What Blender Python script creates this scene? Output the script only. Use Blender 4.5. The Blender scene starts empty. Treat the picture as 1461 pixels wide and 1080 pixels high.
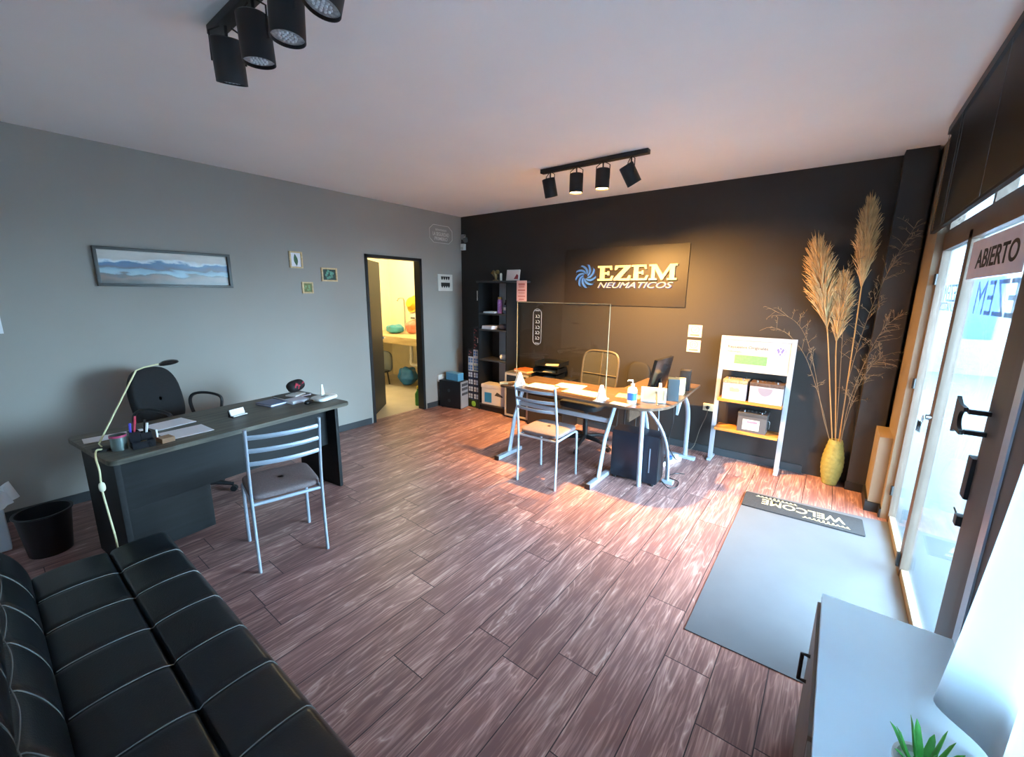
import bpy, bmesh, math, random
from mathutils import Matrix, Vector, Euler, Quaternion
random.seed(7)
PI = math.pi
sc = bpy.context.scene
COL = sc.collection
R = math.radians

# ------------------------------------------------------------------ materials
def lin(h):
    if isinstance(h, str):
        h = h.lstrip('#'); c = [int(h[i:i+2], 16)/255 for i in (0, 2, 4)]
    else: c = list(h)
    return tuple((x/12.92 if x <= .04045 else ((x+.055)/1.055)**2.4) for x in c)
MATS = {}
def M(name, col='#808080', rough=.5, metal=0., var=.06, vscale=8., bump=0., bscale=60., spec=.5, emit=None, estr=0., coat=0., sheen=0., trans=0.):
    if name in MATS: return MATS[name]
    m = bpy.data.materials.new(name); m.use_nodes = True
    nt = m.node_tree; N = nt.nodes; L = nt.links
    b = N['Principled BSDF']; c = lin(col)
    b.inputs['Roughness'].default_value = rough
    b.inputs['Metallic'].default_value = metal
    b.inputs['Specular IOR Level'].default_value = spec
    b.inputs['Coat Weight'].default_value = coat
    b.inputs['Sheen Weight'].default_value = sheen
    b.inputs['Transmission Weight'].default_value = trans
    tc = N.new('ShaderNodeTexCoord')
    nz = N.new('ShaderNodeTexNoise'); nz.inputs['Scale'].default_value = vscale; nz.inputs['Detail'].default_value = 4
    L.new(tc.outputs['Object'], nz.inputs['Vector'])
    rp = N.new('ShaderNodeValToRGB')
    rp.color_ramp.elements[0].position = .3; rp.color_ramp.elements[1].position = .7
    rp.color_ramp.elements[0].color = tuple(x*(1-var) for x in c)+(1,)
    rp.color_ramp.elements[1].color = tuple(min(1, x*(1+var)) for x in c)+(1,)
    L.new(nz.outputs['Fac'], rp.inputs['Fac']); L.new(rp.outputs['Color'], b.inputs['Base Color'])
    if bump:
        n2 = N.new('ShaderNodeTexNoise'); n2.inputs['Scale'].default_value = bscale; n2.inputs['Detail'].default_value = 5
        L.new(tc.outputs['Object'], n2.inputs['Vector'])
        bp = N.new('ShaderNodeBump'); bp.inputs['Strength'].default_value = bump; bp.inputs['Distance'].default_value = .01
        L.new(n2.outputs['Fac'], bp.inputs['Height']); L.new(bp.outputs['Normal'], b.inputs['Normal'])
    if emit:
        b.inputs['Emission Color'].default_value = lin(emit)+(1,); b.inputs['Emission Strength'].default_value = estr
    MATS[name] = m
    return m
def glass(name, tint, gloss=.08, rough=.02, diffuse=0.):
    m = bpy.data.materials.new(name); m.use_nodes = True
    nt = m.node_tree; N = nt.nodes; L = nt.links
    N.remove(N['Principled BSDF']); out = N['Material Output']
    t = N.new('ShaderNodeBsdfTransparent'); t.inputs['Color'].default_value = lin(tint)+(1,)
    g = N.new('ShaderNodeBsdfGlossy'); g.inputs['Roughness'].default_value = rough
    lw = N.new('ShaderNodeFresnel'); lw.inputs['IOR'].default_value = 1.3
    mu = N.new('ShaderNodeMath'); mu.operation = 'MULTIPLY_ADD'; mu.inputs[1].default_value = .55; mu.inputs[2].default_value = gloss*.2
    mx = N.new('ShaderNodeMixShader')
    L.new(lw.outputs['Fac'], mu.inputs[0]); L.new(mu.outputs[0], mx.inputs['Fac'])
    L.new(t.outputs[0], mx.inputs[1]); L.new(g.outputs[0], mx.inputs[2])
    last = mx
    if diffuse:
        d = N.new('ShaderNodeBsdfDiffuse'); d.inputs['Color'].default_value = (.8, .82, .85, 1)
        m2 = N.new('ShaderNodeMixShader'); m2.inputs['Fac'].default_value = diffuse
        L.new(mx.outputs[0], m2.inputs[1]); L.new(d.outputs[0], m2.inputs[2]); last = m2
    L.new(last.outputs[0], out.inputs['Surface'])
    MATS[name] = m
    return m
def wood(name, dark, light, rough=.45, scale=(1.5, 14, 14), var=1.):
    m = bpy.data.materials.new(name); m.use_nodes = True
    nt = m.node_tree; N = nt.nodes; L = nt.links; b = N['Principled BSDF']
    tc = N.new('ShaderNodeTexCoord'); mp = N.new('ShaderNodeMapping'); mp.inputs['Scale'].default_value = scale
    nz = N.new('ShaderNodeTexNoise'); nz.inputs['Scale'].default_value = 2.5; nz.inputs['Detail'].default_value = 8; nz.inputs['Distortion'].default_value = .8
    rp = N.new('ShaderNodeValToRGB'); rp.color_ramp.elements[0].position = .35; rp.color_ramp.elements[1].position = .68
    rp.color_ramp.elements[0].color = lin(dark)+(1,); rp.color_ramp.elements[1].color = lin(light)+(1,)
    L.new(tc.outputs['Object'], mp.inputs['Vector']); L.new(mp.outputs[0], nz.inputs['Vector'])
    L.new(nz.outputs['Fac'], rp.inputs['Fac']); L.new(rp.outputs['Color'], b.inputs['Base Color'])
    b.inputs['Roughness'].default_value = rough; b.inputs['Specular IOR Level'].default_value = .3
    MATS[name] = m
    return m

def floor_material():
    m = bpy.data.materials.new('plank_floor'); m.use_nodes = True
    nt = m.node_tree; N = nt.nodes; L = nt.links; b = N['Principled BSDF']
    def nd(t, **k):
        n = N.new(t)
        for a, v in k.items(): setattr(n, a, v)
        return n
    def mth(op, a, bb=None, c=None):
        n = nd('ShaderNodeMath', operation=op)
        for i, v in enumerate((a, bb, c)):
            if v is None: continue
            if isinstance(v, (int, float)): n.inputs[i].default_value = v
            else: L.new(v, n.inputs[i])
        return n.outputs[0]
    tc = nd('ShaderNodeTexCoord'); sp = nd('ShaderNodeSeparateXYZ'); L.new(tc.outputs['Object'], sp.inputs[0])
    x, y = sp.outputs['X'], sp.outputs['Y']
    W, LEN = .196, 1.02
    xr = mth('DIVIDE', mth('SUBTRACT', x, 3.475), W)
    row = mth('FLOOR', xr); fx = mth('FRACT', xr)
    wn = nd('ShaderNodeTexWhiteNoise', noise_dimensions='1D'); L.new(row, wn.inputs['W'])
    yo = mth('ADD', mth('DIVIDE', y, LEN), mth('MULTIPLY', wn.outputs['Value'], 7.3))
    pl = mth('FLOOR', yo); fy = mth('FRACT', yo)
    cv = nd('ShaderNodeCombineXYZ'); L.new(row, cv.inputs[0]); L.new(pl, cv.inputs[1])
    w2 = nd('ShaderNodeTexWhiteNoise', noise_dimensions='2D'); L.new(cv.outputs[0], w2.inputs['Vector'])
    # grain: cathedral figure from strongly stretched, distorted noise; every plank has its own offset
    off = nd('ShaderNodeCombineXYZ'); L.new(mth('MULTIPLY', w2.outputs['Value'], 31.), off.inputs[0]); L.new(mth('MULTIPLY', w2.outputs['Value'], 57.), off.inputs[1])
    ad = nd('ShaderNodeVectorMath', operation='ADD'); L.new(tc.outputs['Object'], ad.inputs[0]); L.new(off.outputs[0], ad.inputs[1])
    mp = nd('ShaderNodeMapping'); mp.inputs['Scale'].default_value = (8.5, 1.15, 1.); L.new(ad.outputs[0], mp.inputs['Vector'])
    n1 = nd('ShaderNodeTexNoise'); n1.inputs['Scale'].default_value = 1.; n1.inputs['Detail'].default_value = 3.5; n1.inputs['Distortion'].default_value = .5
    L.new(mp.outputs[0], n1.inputs['Vector'])
    rings = mth('FRACT', mth('MULTIPLY', n1.outputs['Fac'], 11.))
    ring = mth('POWER', mth('ABSOLUTE', mth('SUBTRACT', mth('MULTIPLY', rings, 2.), 1.)), 5.)
    mp2 = nd('ShaderNodeMapping'); mp2.inputs['Scale'].default_value = (105., 4.5, 1.); L.new(ad.outputs[0], mp2.inputs['Vector'])
    n2 = nd('ShaderNodeTexNoise'); n2.inputs['Scale'].default_value = 1.; n2.inputs['Detail'].default_value = 5.; L.new(mp2.outputs[0], n2.inputs['Vector'])
    mp3 = nd('ShaderNodeMapping'); mp3.inputs['Scale'].default_value = (14., 1.6, 1.); L.new(ad.outputs[0], mp3.inputs['Vector'])
    n3 = nd('ShaderNodeTexNoise'); n3.inputs['Scale'].default_value = 1.; n3.inputs['Detail'].default_value = 4.; L.new(mp3.outputs[0], n3.inputs['Vector'])
    msk = mth('MULTIPLY', ring, mth('SMOOTHSTEP', n3.outputs['Fac'], .40, .70)) if False else mth('MULTIPLY', ring, mth('MINIMUM', mth('MAXIMUM', mth('MULTIPLY', mth('SUBTRACT', n3.outputs['Fac'], .42), 5.), 0.), 1.))
    g = mth('ADD', mth('MULTIPLY', msk, .62), mth('MULTIPLY', mth('MAXIMUM', mth('SUBTRACT', n2.outputs['Fac'], .45), 0.), 1.6))
    g = mth('MINIMUM', mth('ADD', g, mth('MULTIPLY', mth('SUBTRACT', n3.outputs['Fac'], .5), .7)), 1.)
    rp = nd('ShaderNodeValToRGB'); e = rp.color_ramp.elements
    e[0].position = 0.; e[0].color = lin('#7c5a58')+(1,); e[1].position = 1.; e[1].color = lin('#d3b5aa')+(1,)
    q = e.new(.30); q.color = lin('#a57f78')+(1,)
    L.new(g, rp.inputs['Fac'])
    tone = mth('ADD', mth('MULTIPLY', w2.outputs['Value'], .34), .82)
    mx = nd('ShaderNodeVectorMath', operation='SCALE'); L.new(rp.outputs['Color'], mx.inputs[0]); L.new(tone, mx.inputs['Scale'])
    # joints
    ex = mth('MULTIPLY', mth('MINIMUM', fx, mth('SUBTRACT', 1., fx)), W)
    ey = mth('MULTIPLY', mth('MINIMUM', fy, mth('SUBTRACT', 1., fy)), LEN)
    jt = mth('LESS_THAN', mth('MINIMUM', ex, ey), .0022)
    mc = nd('ShaderNodeMixRGB'); L.new(jt, mc.inputs['Fac']); L.new(mx.outputs[0], mc.inputs[1]); mc.inputs[2].default_value = lin('#33252a')+(1,)
    L.new(mc.outputs[0], b.inputs['Base Color'])
    b.inputs['Roughness'].default_value = .42; b.inputs['Specular IOR Level'].default_value = .42
    bp = nd('ShaderNodeBump'); bp.inputs['Strength'].default_value = .12; bp.inputs['Distance'].default_value = .004
    L.new(mth('SUBTRACT', g, jt), bp.inputs['Height']); L.new(bp.outputs['Normal'], b.inputs['Normal'])
    MATS['plank_floor'] = m
    return m

def landscape_material():
    # the framed panorama: sky, snowy blue range, lake, brown steppe (bands over the print's own width/height)
    m = bpy.data.materials.new('panorama_print'); m.use_nodes = True
    nt = m.node_tree; N = nt.nodes; L = nt.links; b = N['Principled BSDF']
    tc = N.new('ShaderNodeTexCoord'); sp = N.new('ShaderNodeSeparateXYZ'); L.new(tc.outputs['Object'], sp.inputs[0])
    nz = N.new('ShaderNodeTexNoise'); nz.inputs['Scale'].default_value = 9; nz.inputs['Detail'].default_value = 6
    mp = N.new('ShaderNodeMapping'); mp.inputs['Scale'].default_value = (1, .8, 2.2)
    L.new(tc.outputs['Object'], mp.inputs[0]); L.new(mp.outputs[0], nz.inputs['Vector'])
    a = N.new('ShaderNodeMath'); a.operation = 'MULTIPLY_ADD'; a.inputs[1].default_value = .10; L.new(nz.outputs['Fac'], a.inputs[0]); L.new(sp.outputs['Z'], a.inputs[2])
    mr = N.new('ShaderNodeMapRange'); mr.inputs['From Min'].default_value = -.085; mr.inputs['From Max'].default_value = .185
    L.new(a.outputs[0], mr.inputs['Value'])
    rp = N.new('ShaderNodeValToRGB'); cr = rp.color_ramp
    stops = [(0, '#3f3a31'), (.12, '#5a4637'), (.24, '#75594a'), (.31, '#4f4d49'), (.35, '#86a6b5'), (.44, '#6d92a8'), (.49, '#3f4659'), (.57, '#345078'), (.66, '#2f648f'), (.70, '#c5d0d6'), (.76, '#b3aca4'), (1, '#cfc5b8')]
    cr.elements[0].position, cr.elements[0].color = stops[0][0], lin(stops[0][1])+(1,)
    cr.elements[1].position, cr.elements[1].color = stops[-1][0], lin(stops[-1][1])+(1,)
    for p, c in stops[1:-1]:
        e = cr.elements.new(p); e.color = lin(c)+(1,)
    L.new(mr.outputs[0], rp.inputs['Fac']); L.new(rp.outputs['Color'], b.inputs['Base Color'])
    b.inputs['Roughness'].default_value = .25
    return m

# ------------------------------------------------------------------ objects
def world_of(p):
    m = Matrix.Identity(4)
    while p is not None:
        m = Matrix.LocRotScale(p.location, p.rotation_euler, p.scale) @ m
        p = p.parent
    return m
def tag(o, label=None, cat=None, group=None, kind=None):
    if label: o['label'] = label
    if cat: o['category'] = cat
    if group: o['group'] = group
    if kind: o['kind'] = kind
    return o
def T(name, label, cat, loc=(0, 0, 0), rz=0., group=None, rot=None):
    o = bpy.data.objects.new(name, None); COL.objects.link(o)
    o.empty_display_size = .1
    o.location = loc; o.rotation_euler = rot if rot else (0, 0, rz)
    return tag(o, label, cat, group)
class MB:
    def __init__(s): s.bm = bmesh.new()
    def add(s, vs, fs):
        v = [s.bm.verts.new(p) for p in vs]
        out = []
        for f in fs:
            try: out.append(s.bm.faces.new([v[i] for i in f]))
            except ValueError: pass
        return v, out
    def box(s, x0, x1, y0, y1, z0, z1, b=0., M=None, seg=2):
        if x0 > x1: x0, x1 = x1, x0
        if y0 > y1: y0, y1 = y1, y0
        if z0 > z1: z0, z1 = z1, z0
        vs = [Vector((x, y, z)) for z in (z0, z1) for y in (y0, y1) for x in (x0, x1)]
        if M is not None: vs = [M @ v for v in vs]
        v, f = s.add(vs, [(0, 2, 3, 1), (4, 5, 7, 6), (0, 1, 5, 4), (2, 6, 7, 3), (0, 4, 6, 2), (1, 3, 7, 5)])
        if b:
            es = list({e for q in f for e in q.edges})
            bmesh.ops.bevel(s.bm, geom=es, offset=b, segments=seg, affect='EDGES', profile=.7)
        return s
    def tube(s, pts, r, n=8, closed=False, flat=None):
        pts = [Vector(p) for p in pts]; m = len(pts)
        rs = r if isinstance(r, (list, tuple)) else [r]*m
        tg = []
        for i in range(m):
            a = pts[(i-1) % m] if (closed or i > 0) else pts[i]
            c = pts[(i+1) % m] if (closed or i < m-1) else pts[i]
            t = (c-a); tg.append(t.normalized() if t.length > 1e-9 else Vector((0, 0, 1)))
        up = Vector((0, 0, 1)) if abs(tg[0].z) < .9 else Vector((1, 0, 0))
        u = tg[0].cross(up).normalized(); vs = []
        for i in range(m):
            if i: 
                q = tg[i-1].rotation_difference(tg[i]); u = (q @ u)
            u = (u - tg[i]*u.dot(tg[i])).normalized(); w = tg[i].cross(u)
            for k in range(n):
                an = 2*PI*k/n
                vs.append(pts[i] + u*math.cos(an)*rs[i] + w*math.sin(an)*rs[i]*(flat or 1.))
        fs = []
        for i in range(m if closed else m-1):
            j = (i+1) % m
            for k in range(n):
                k2 = (k+1) % n
                fs.append((i*n+k, i*n+k2, j*n+k2, j*n+k))
        if not closed:
            fs.append(tuple(range(n-1, -1, -1))); fs.append(tuple((m-1)*n+k for k in range(n)))
        s.add(vs, fs); return s
    def lathe(s, prof, c=(0, 0, 0), n=28, M=None, cap=True):
        vs = []; m = len(prof)
        for r, z in prof:
            for k in range(n):
                a = 2*PI*k/n
                p = Vector((r*math.cos(a), r*math.sin(a), z))
                vs.append((M @ p if M is not None else p) + Vector(c))
        fs = [(i*n+k, i*n+(k+1) % n, (i+1)*n+(k+1) % n, (i+1)*n+k) for i in range(m-1) for k in range(n)]
        if cap:
            if prof[0][0] > 1e-5: fs.append(tuple(range(n-1, -1, -1)))
            if prof[-1][0] > 1e-5: fs.append(tuple((m-1)*n+k for k in range(n)))
        v, f = s.add(vs, fs)
        return s
    def prism(s, poly, h0, h1, M=None, b=0.):
        n = len(poly)
        vs = [Vector((x, y, h)) for h in (h0, h1) for x, y in poly]
        if M is not None: vs = [M @ v for v in vs]
        fs = [tuple(range(n-1, -1, -1)), tuple(range(n, 2*n))]+[(i, (i+1) % n, n+(i+1) % n, n+i) for i in range(n)]
        v, f = s.add(vs, fs)
        if b:
            es = list({e for q in f[:2] for e in q.edges})
            bmesh.ops.bevel(s.bm, geom=es, offset=b, segments=2, affect='EDGES')
        return s
    def grid(s, fn, nu, nv, closed_u=False):
        vs = [fn(i/(nu if closed_u else nu-1), j/(nv-1)) for j in range(nv) for i in range(nu)]
        fs = []
        for j in range(nv-1):
            for i in range(nu if closed_u else nu-1):
                i2 = (i+1) % nu
                fs.append((j*nu+i, j*nu+i2, (j+1)*nu+i2, (j+1)*nu+i))
        s.add(vs, fs); return s
    def pillow(s, a, b, c, e1=.35, e2=.3, M=None, nu=40, nv=20, mod=None):
        pw = lambda x, e: math.copysign(abs(x)**e, x)
        def fn(u, v):
            u = u*2*PI; v = (v-.5)*PI*.999
            p = Vector((a*pw(math.cos(v), e1)*pw(math.cos(u), e2), b*pw(math.cos(v), e1)*pw(math.sin(u), e2), c*pw(math.sin(v), e1)))
            if mod: p = mod(p)
            return M @ p if M is not None else p
        return s.grid(fn, nu, nv, True)
    def build(s, name, mat, parent=None, local=False, smooth=True, label=None, kind=None, ang=35):
        bmesh.ops.remove_doubles(s.bm, verts=s.bm.verts, dist=1e-6)
        bmesh.ops.recalc_face_normals(s.bm, faces=s.bm.faces)
        me = bpy.data.meshes.new(name); s.bm.to_mesh(me); s.bm.free()
        if parent is not None and not local: me.transform(world_of(parent).inverted())
        me.materials.append(mat)
        if smooth:
            me.polygons.foreach_set('use_smooth', [True]*len(me.polygons))
            try: me.set_sharp_from_angle(angle=R(ang))
            except Exception: pass
        o = bpy.data.objects.new(name, me); COL.objects.link(o); o.parent = parent
        if label: o['label'] = label
        if kind: o['kind'] = kind
        return o
def box(*a, b=0., M=None): return MB().box(*a, b=b, M=M)
def single(mb, name, mat, label, cat, origin, group=None, **k):
    """a thing that is one mesh: its origin goes to its base"""
    o = mb.build(name, mat, None, **k)
    o.data.transform(Matrix.Translation(-Vector(origin))); o.location = origin
    return tag(o, label, cat, group)
def struct(mb, name, mat, parent=None, **k):
    o = mb.build(name, mat, parent, **k)
    if parent is None: o['kind'] = 'structure'
    return o
def dup(root, loc, rot, label=None, group=None):
    r = root.copy(); COL.objects.link(r); r.location = loc; r.rotation_euler = rot
    if label: r['label'] = label
    if group: r['group'] = group
    for ch in list(root.children):
        c = ch.copy(); COL.objects.link(c); c.parent = r
        for g in ch.children:
            d = g.copy(); COL.objects.link(d); d.parent = c
    return r
WB = lambda x, y, z: Matrix(((1, 0, 0, x), (0, 0, -1, y), (0, 1, 0, z), (0, 0, 0, 1)))      # plane facing -Y: local x->+X, y->+Z
WL = lambda x, y, z: Matrix(((0, 0, 1, x), (1, 0, 0, y), (0, 1, 0, z), (0, 0, 0, 1)))       # plane facing +X: local x->+Y, y->+Z
WR = lambda x, y, z: Matrix(((0, 0, -1, x), (-1, 0, 0, y), (0, 1, 0, z), (0, 0, 0, 1)))     # plane facing -X: local x->-Y, y->+Z
def txt(s, w, h, Mx, mat, name='lettering', parent=None, ext=.001, shear=0., label=None, local=False, bold=0.):
    cu = bpy.data.curves.new(name, 'FONT'); cu.body = s; cu.extrude = .001; cu.shear = shear; cu.size = 1; cu.offset = bold
    to = bpy.data.objects.new(name, cu); COL.objects.link(to)
    dg = bpy.context.evaluated_depsgraph_get()
    me = bpy.data.meshes.new_from_object(to.evaluated_get(dg)); bpy.data.objects.remove(to); bpy.data.curves.remove(cu)
    xs = [v.co.x for v in me.vertices]; ys = [v.co.y for v in me.vertices]
    x0, x1, y0, y1 = min(xs), max(xs), min(ys), max(ys)
    for v in me.vertices:
        v.co.x = ((v.co.x-x0)/(x1-x0)-.5)*w; v.co.y = ((v.co.y-y0)/(y1-y0)-.5)*h; v.co.z = ext if v.co.z > 0 else 0.
    me.transform(Mx)
    if parent is not None and not local: me.transform(world_of(parent).inverted())
    me.name = name; me.materials.append(mat)
    o = bpy.data.objects.new(name, me); COL.objects.link(o); o.parent = parent
    if label: o['label'] = label
    return o
def bez(p0, p1, p2, p3, n=14):
    p0, p1, p2, p3 = map(Vector, (p0, p1, p2, p3))
    return [p0*(1-t)**3+p1*3*t*(1-t)**2+p2*3*t*t*(1-t)+p3*t**3 for t in [i/(n-1) for i in range(n)]]
def spline(pts, n=6):
    P = [Vector(p) for p in pts]; P = [P[0]*2-P[1]]+P+[P[-1]*2-P[-2]]; out = []
    for i in range(1, len(P)-2):
        for k in range(n):
            t = k/n; a, b, c, d = P[i-1:i+3]
            out.append(.5*((2*b)+(-a+c)*t+(2*a-5*b+4*c-d)*t*t+(-a+3*b-3*c+d)*t**3))
    out.append(P[-2]); return out

# ------------------------------------------------------------------ palette
grey_paint = M('grey_paint', '#9c9992', .75, var=.03, vscale=1.5, bump=.05, bscale=120)
black_paint = M('black_paint', '#262322', .62, var=.05, vscale=2, bump=.05, bscale=120)
white_paint = M('white_paint', '#f3f1ef', .8, var=.02, vscale=1.5)
tan_paint = M('tan_paint', '#86755f', .6, var=.05, vscale=3)
cream_paint = M('cream_paint', '#efe6c8', .6, var=.03)
black_trim = M('black_trim', '#151719', .5)
base_trim = M('grey_baseboard', '#33383c', .5)
black_door = M('black_door', '#1d1c19', .55, var=.08)
bronze = M('bronze_aluminium', '#6d5d52', .45, metal=.25)
dark_frame = M('dark_frame', '#45413e', .5)
laminate = wood('dark_laminate', '#45443d', '#6a675b', .42, (14, 1.2, 14))
laminate_dark = wood('dark_laminate_panel', '#0b0e10', '#12171a', .55, (14, 1.2, 14))
steel = M('grey_steel', '#a9b7c6', .34, metal=.35, var=.03)
chrome = M('chrome', '#c9ccd0', .18, metal=1.)
fabric_br = M('taupe_fabric', '#75696a', .9, var=.16, vscale=120, bump=.25, bscale=300)
black_fabric = M('black_fabric', '#17181b', .85, var=.15, vscale=60, bump=.2, bscale=300)
black_plastic = M('black_plastic', '#15171a', .4)
gloss_black = M('gloss_black', '#0d0f13', .22)
matte_black = M('matte_black_metal', '#131517', .5)
navy_metal = M('navy_black_metal', '#131a25', .42)
leather = M('black_leatherette', '#10161b', .28, var=.14, vscale=14, bump=.10, bscale=190)
piping_m = M('grey_piping', '#787c7b', .6)
white_lam = M('white_laminate', '#dcf0fc', .4, var=.01)
white_plastic = M('white_plastic', '#e4e4df', .45)
paper = M('paper', '#eeeef2', .8, var=.02)
paper_warm = M('cream_paper', '#e8dcc0', .8)
tabletop_m = wood('brown_tabletop', '#4a3a30', '#6b5646', .3, (1.2, 14, 14))
orange_wood = wood('orange_beech', '#b56a2c', '#d48b45', .4, (1.6, 16, 16))
pale_wood = wood('pale_pine', '#cdb183', '#e2cc9f', .5, (3, 20, 20))
bath_wood = wood('light_counter_wood', '#b39a6a', '#cbb584', .5, (1.5, 14, 14))
grey_alu = M('grey_aluminium', '#a7abb3', .4, metal=.4)
green = M('leaf_green', '#3f6b48', .5, var=.3, vscale=30)
plumem = M('pampas_plume', '#c8a878', .95, var=.2, vscale=20)
strawm = M('straw_stem', '#a9895a', .8, var=.15)
twigm = M('dry_twig', '#7a6850', .85, var=.2)
vinyl_m = M('grey_vinyl', '#596067', .5, var=.05, vscale=5, bump=.02)
clear = glass('window_glass', '#f4f8fa', .06)
acrylic = glass('acrylic_sheet', '#f1f1ea', .03, rough=.0)
mesh_fab = glass('chair_mesh', '#8f8c86', .0, .5, diffuse=.05)

# ================================================================== SETTING
H = 2.7
floor = struct(box(-.1, 5.0, -5.4, .1, -.12, 0), 'floor', floor_material(), smooth=False)
struct(box(-2.6, 5.1, -5.4, 1., H, H+.12), 'ceiling', white_paint, smooth=False)
mb = MB(); DY0, DY1, DZ = -1.622, -.765, 2.07
mb.box(-.1, 0, -5.4, DY0, 0, H).box(-.1, 0, DY1, .1, 0, H).box(-.1, 0, DY0, DY1, DZ, H)
struct(mb, 'wall_left', grey_paint, smooth=False)
struct(box(0, 5.1, 0, .1, 0, H), 'wall_back', black_paint, smooth=False)
struct(box(-.1, 5.1, -5.4, -5.3, 0, H), 'wall_rear', white_paint, smooth=False)
# right wall: openings for the glass door (y -.62..-2.62, z 0..1.98), its transom and the curtained window
X0, X1 = 4.94, 5.08
mb = MB(); mb.box(X0, 5.022, -.6, 0, 0, H)
mb.box(X0, X1, -2.66, -.6, 2.62, H).box(X0, X1, -5.0, -2.95, 2.4, H).box(X0, X1, -5.0, -2.95, 0, .75).box(X0, X1, -5.3, -5.0, 0, H)
struct(mb, 'wall_right', tan_paint, smooth=False)
struct(box(X0, X1, -2.95, -2.66, 0, H), 'wall_pier', M('pier_grey', '#55514f', .6), smooth=False)
struct(box(4.735, 4.915, -.15, 0, 0, H), 'wall_column', black_paint, smooth=False)
struct(box(4.862, 4.94, -.51, -.151, 0, .60, b=.004), 'trim_plinth', tan_paint)
struct(box(0, .012, -5.3, DY0-.03, 0, .075).box(0, .012, DY1+.03, 0, 0, .075), 'baseboard_left', base_trim, smooth=False)
struct(box(.012, 4.41, -.015, 0, 0, .075), 'baseboard_back', base_trim, smooth=False)
mb = MB(); mb.box(4.73, 4.862, -.165, -.15, 0, .075).box(4.847, 4.862, -.51, -.165, 0, .085).box(4.847, 4.94, -.525, -.51, 0, .075).box(4.928, 4.94, -.6, -.525, 0, .07)
struct(mb, 'baseboard_right', black_trim, smooth=False)

struct(box(4.934, 4.9395, -2.80, -2.745, 0, 2.62), 'gap_reflection_strip', steel, smooth=False)  # steel strip standing in for the blue reflection in a narrow gap
# --- bathroom behind the left doorway
struct(box(-2.6, -.1, -2.4, 1., -.12, -.002), 'floor_bathroom', M('bath_tile', '#b3a78f', .4, var=.08, vscale=4), smooth=False)
struct(box(-2.6, -2.5, -2.4, 1., 0, H).box(-2.6, -.1, -2.5, -2.4, 0, H).box(-2.6, -.1, .55, .65, 0, H).box(-.1, -.09, .1, .55, 0, H), 'wall_bathroom', cream_paint, smooth=False)
d = tag(T('door_1', None, None), kind='structure')
mb = MB(); mb.box(-.105, .012, DY0, DY0+.035, 0, DZ).box(-.105, .012, DY1-.04, DY1, 0, DZ).box(-.105, .012, DY0, DY1, DZ-.035, DZ)
mb.build('door_frame', black_trim, d)
hx, hy = -.11, DY0+.04; an = math.atan2(-.917-hy, -.68-hx)
Md = Matrix.Translation((hx, hy, 0)) @ Matrix.Rotation(an, 4, 'Z')
box(0, .79, 0, .04, .012, DZ-.04, M=Md).build('door_leaf', black_door, d)
mb = MB().tube([Md @ Vector(p) for p in ((.73, 0, 1.0), (.73, -.05, 1.0), (.62, -.05, 1.0))], .009)
mb.build('door_handle', chrome, d)
for z in (.3, 1.05, 1.8): MB().tube([(hx-.002, hy-.002, z-.05), (hx-.002, hy-.002, z+.05)], .008).build('hinge', matte_black, d)

# --- glass entrance door with side leaf, brown aluminium
d = tag(T('door_2', None, None), kind='structure')
GX = 5.0
def frame_post(name, y0, y1, z0, z1, x0=4.978, x1=5.022, m=bronze): return box(x0, x1, y0, y1, z0, z1, b=.004).build(name, m, d)
frame_post('jamb', -.645, -.6, 0, 1.98); frame_post('mullion', -1.42, -1.335, 0, 1.98)
frame_post('leaf_stile', -2.43, -2.34, .0, 1.98); frame_post('jamb', -2.62, -2.43, 0, 1.98, 4.96, 5.06, dark_frame)
frame_post('sidelight_strip', -2.66, -2.62, 0, 1.98, 4.96, 5.04, steel)
frame_post('head_rail', -2.66, -.6, 1.93, 2.04)
frame_post('threshold', -2.43, -.645, 0, .05, 4.985, 5.018, M('pale_threshold', '#8f8672', .5))
box(4.997, 5.003, -1.335, -.645, .05, 1.93).build('glass_pane', clear, d)
box(4.997, 5.003, -2.34, -1.42, .05, 1.93).build('glass_pane', clear, d)
# D shaped pull plate, lock case and cylinder on the leaf stile
prof = [(-.06, -.065), (.06, -.055)] + [(.06, -.03)] + [(.06-.055*math.cos(t)*.9-.0, -.0+.035*math.sin(t)) for t in [(-PI/2+PI*k/10) for k in range(11)]][::1] + [(.06, .03), (.06, .055), (-.06, .065)]
prof = [(-.07, -.07), (-.02, -.05), (.06, -.05), (.06, -.035)] + [(.05-.05*math.cos(-PI/2+PI*k/10), .035*math.sin(-PI/2+PI*k/10)) for k in range(11)] + [(.06, .035), (.06, .05), (-.02, .05), (-.07, .07)]
h = MB().prism(prof, 0, .012, M=Matrix(((0, 0, -1, 4.905), (-1, 0, 0, -2.40), (0, 1, 0, 1.2), (0, 0, 0, 1))))
h.box(4.905, 4.96, -2.47, -2.45, 1.23, 1.245).box(4.905, 4.96, -2.47, -2.45, 1.155, 1.17)
h.build('pull_handle', matte_black, d)
box(4.948, 4.978, -2.43, -2.37, .90, 1.06, b=.006).build('lock_case', matte_black, d)
mb = box(4.95, 4.978, -2.40, -2.36, .78, .82, b=.004); mb.tube([(4.96, -2.36, .81), (4.96, -2.30, .815)], .004); mb.build('bolt_latch', matte_black, d)
box(4.962, 4.978, -1.40, -1.36, .05, .13, b=.003).build('floor_bolt', matte_black, d)
for z in (.25, 1.05, 1.75): MB().tube([(4.97, -.65, z-.035), (4.97, -.65, z+.035)], .009).build('hinge', matte_black, d)
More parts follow.
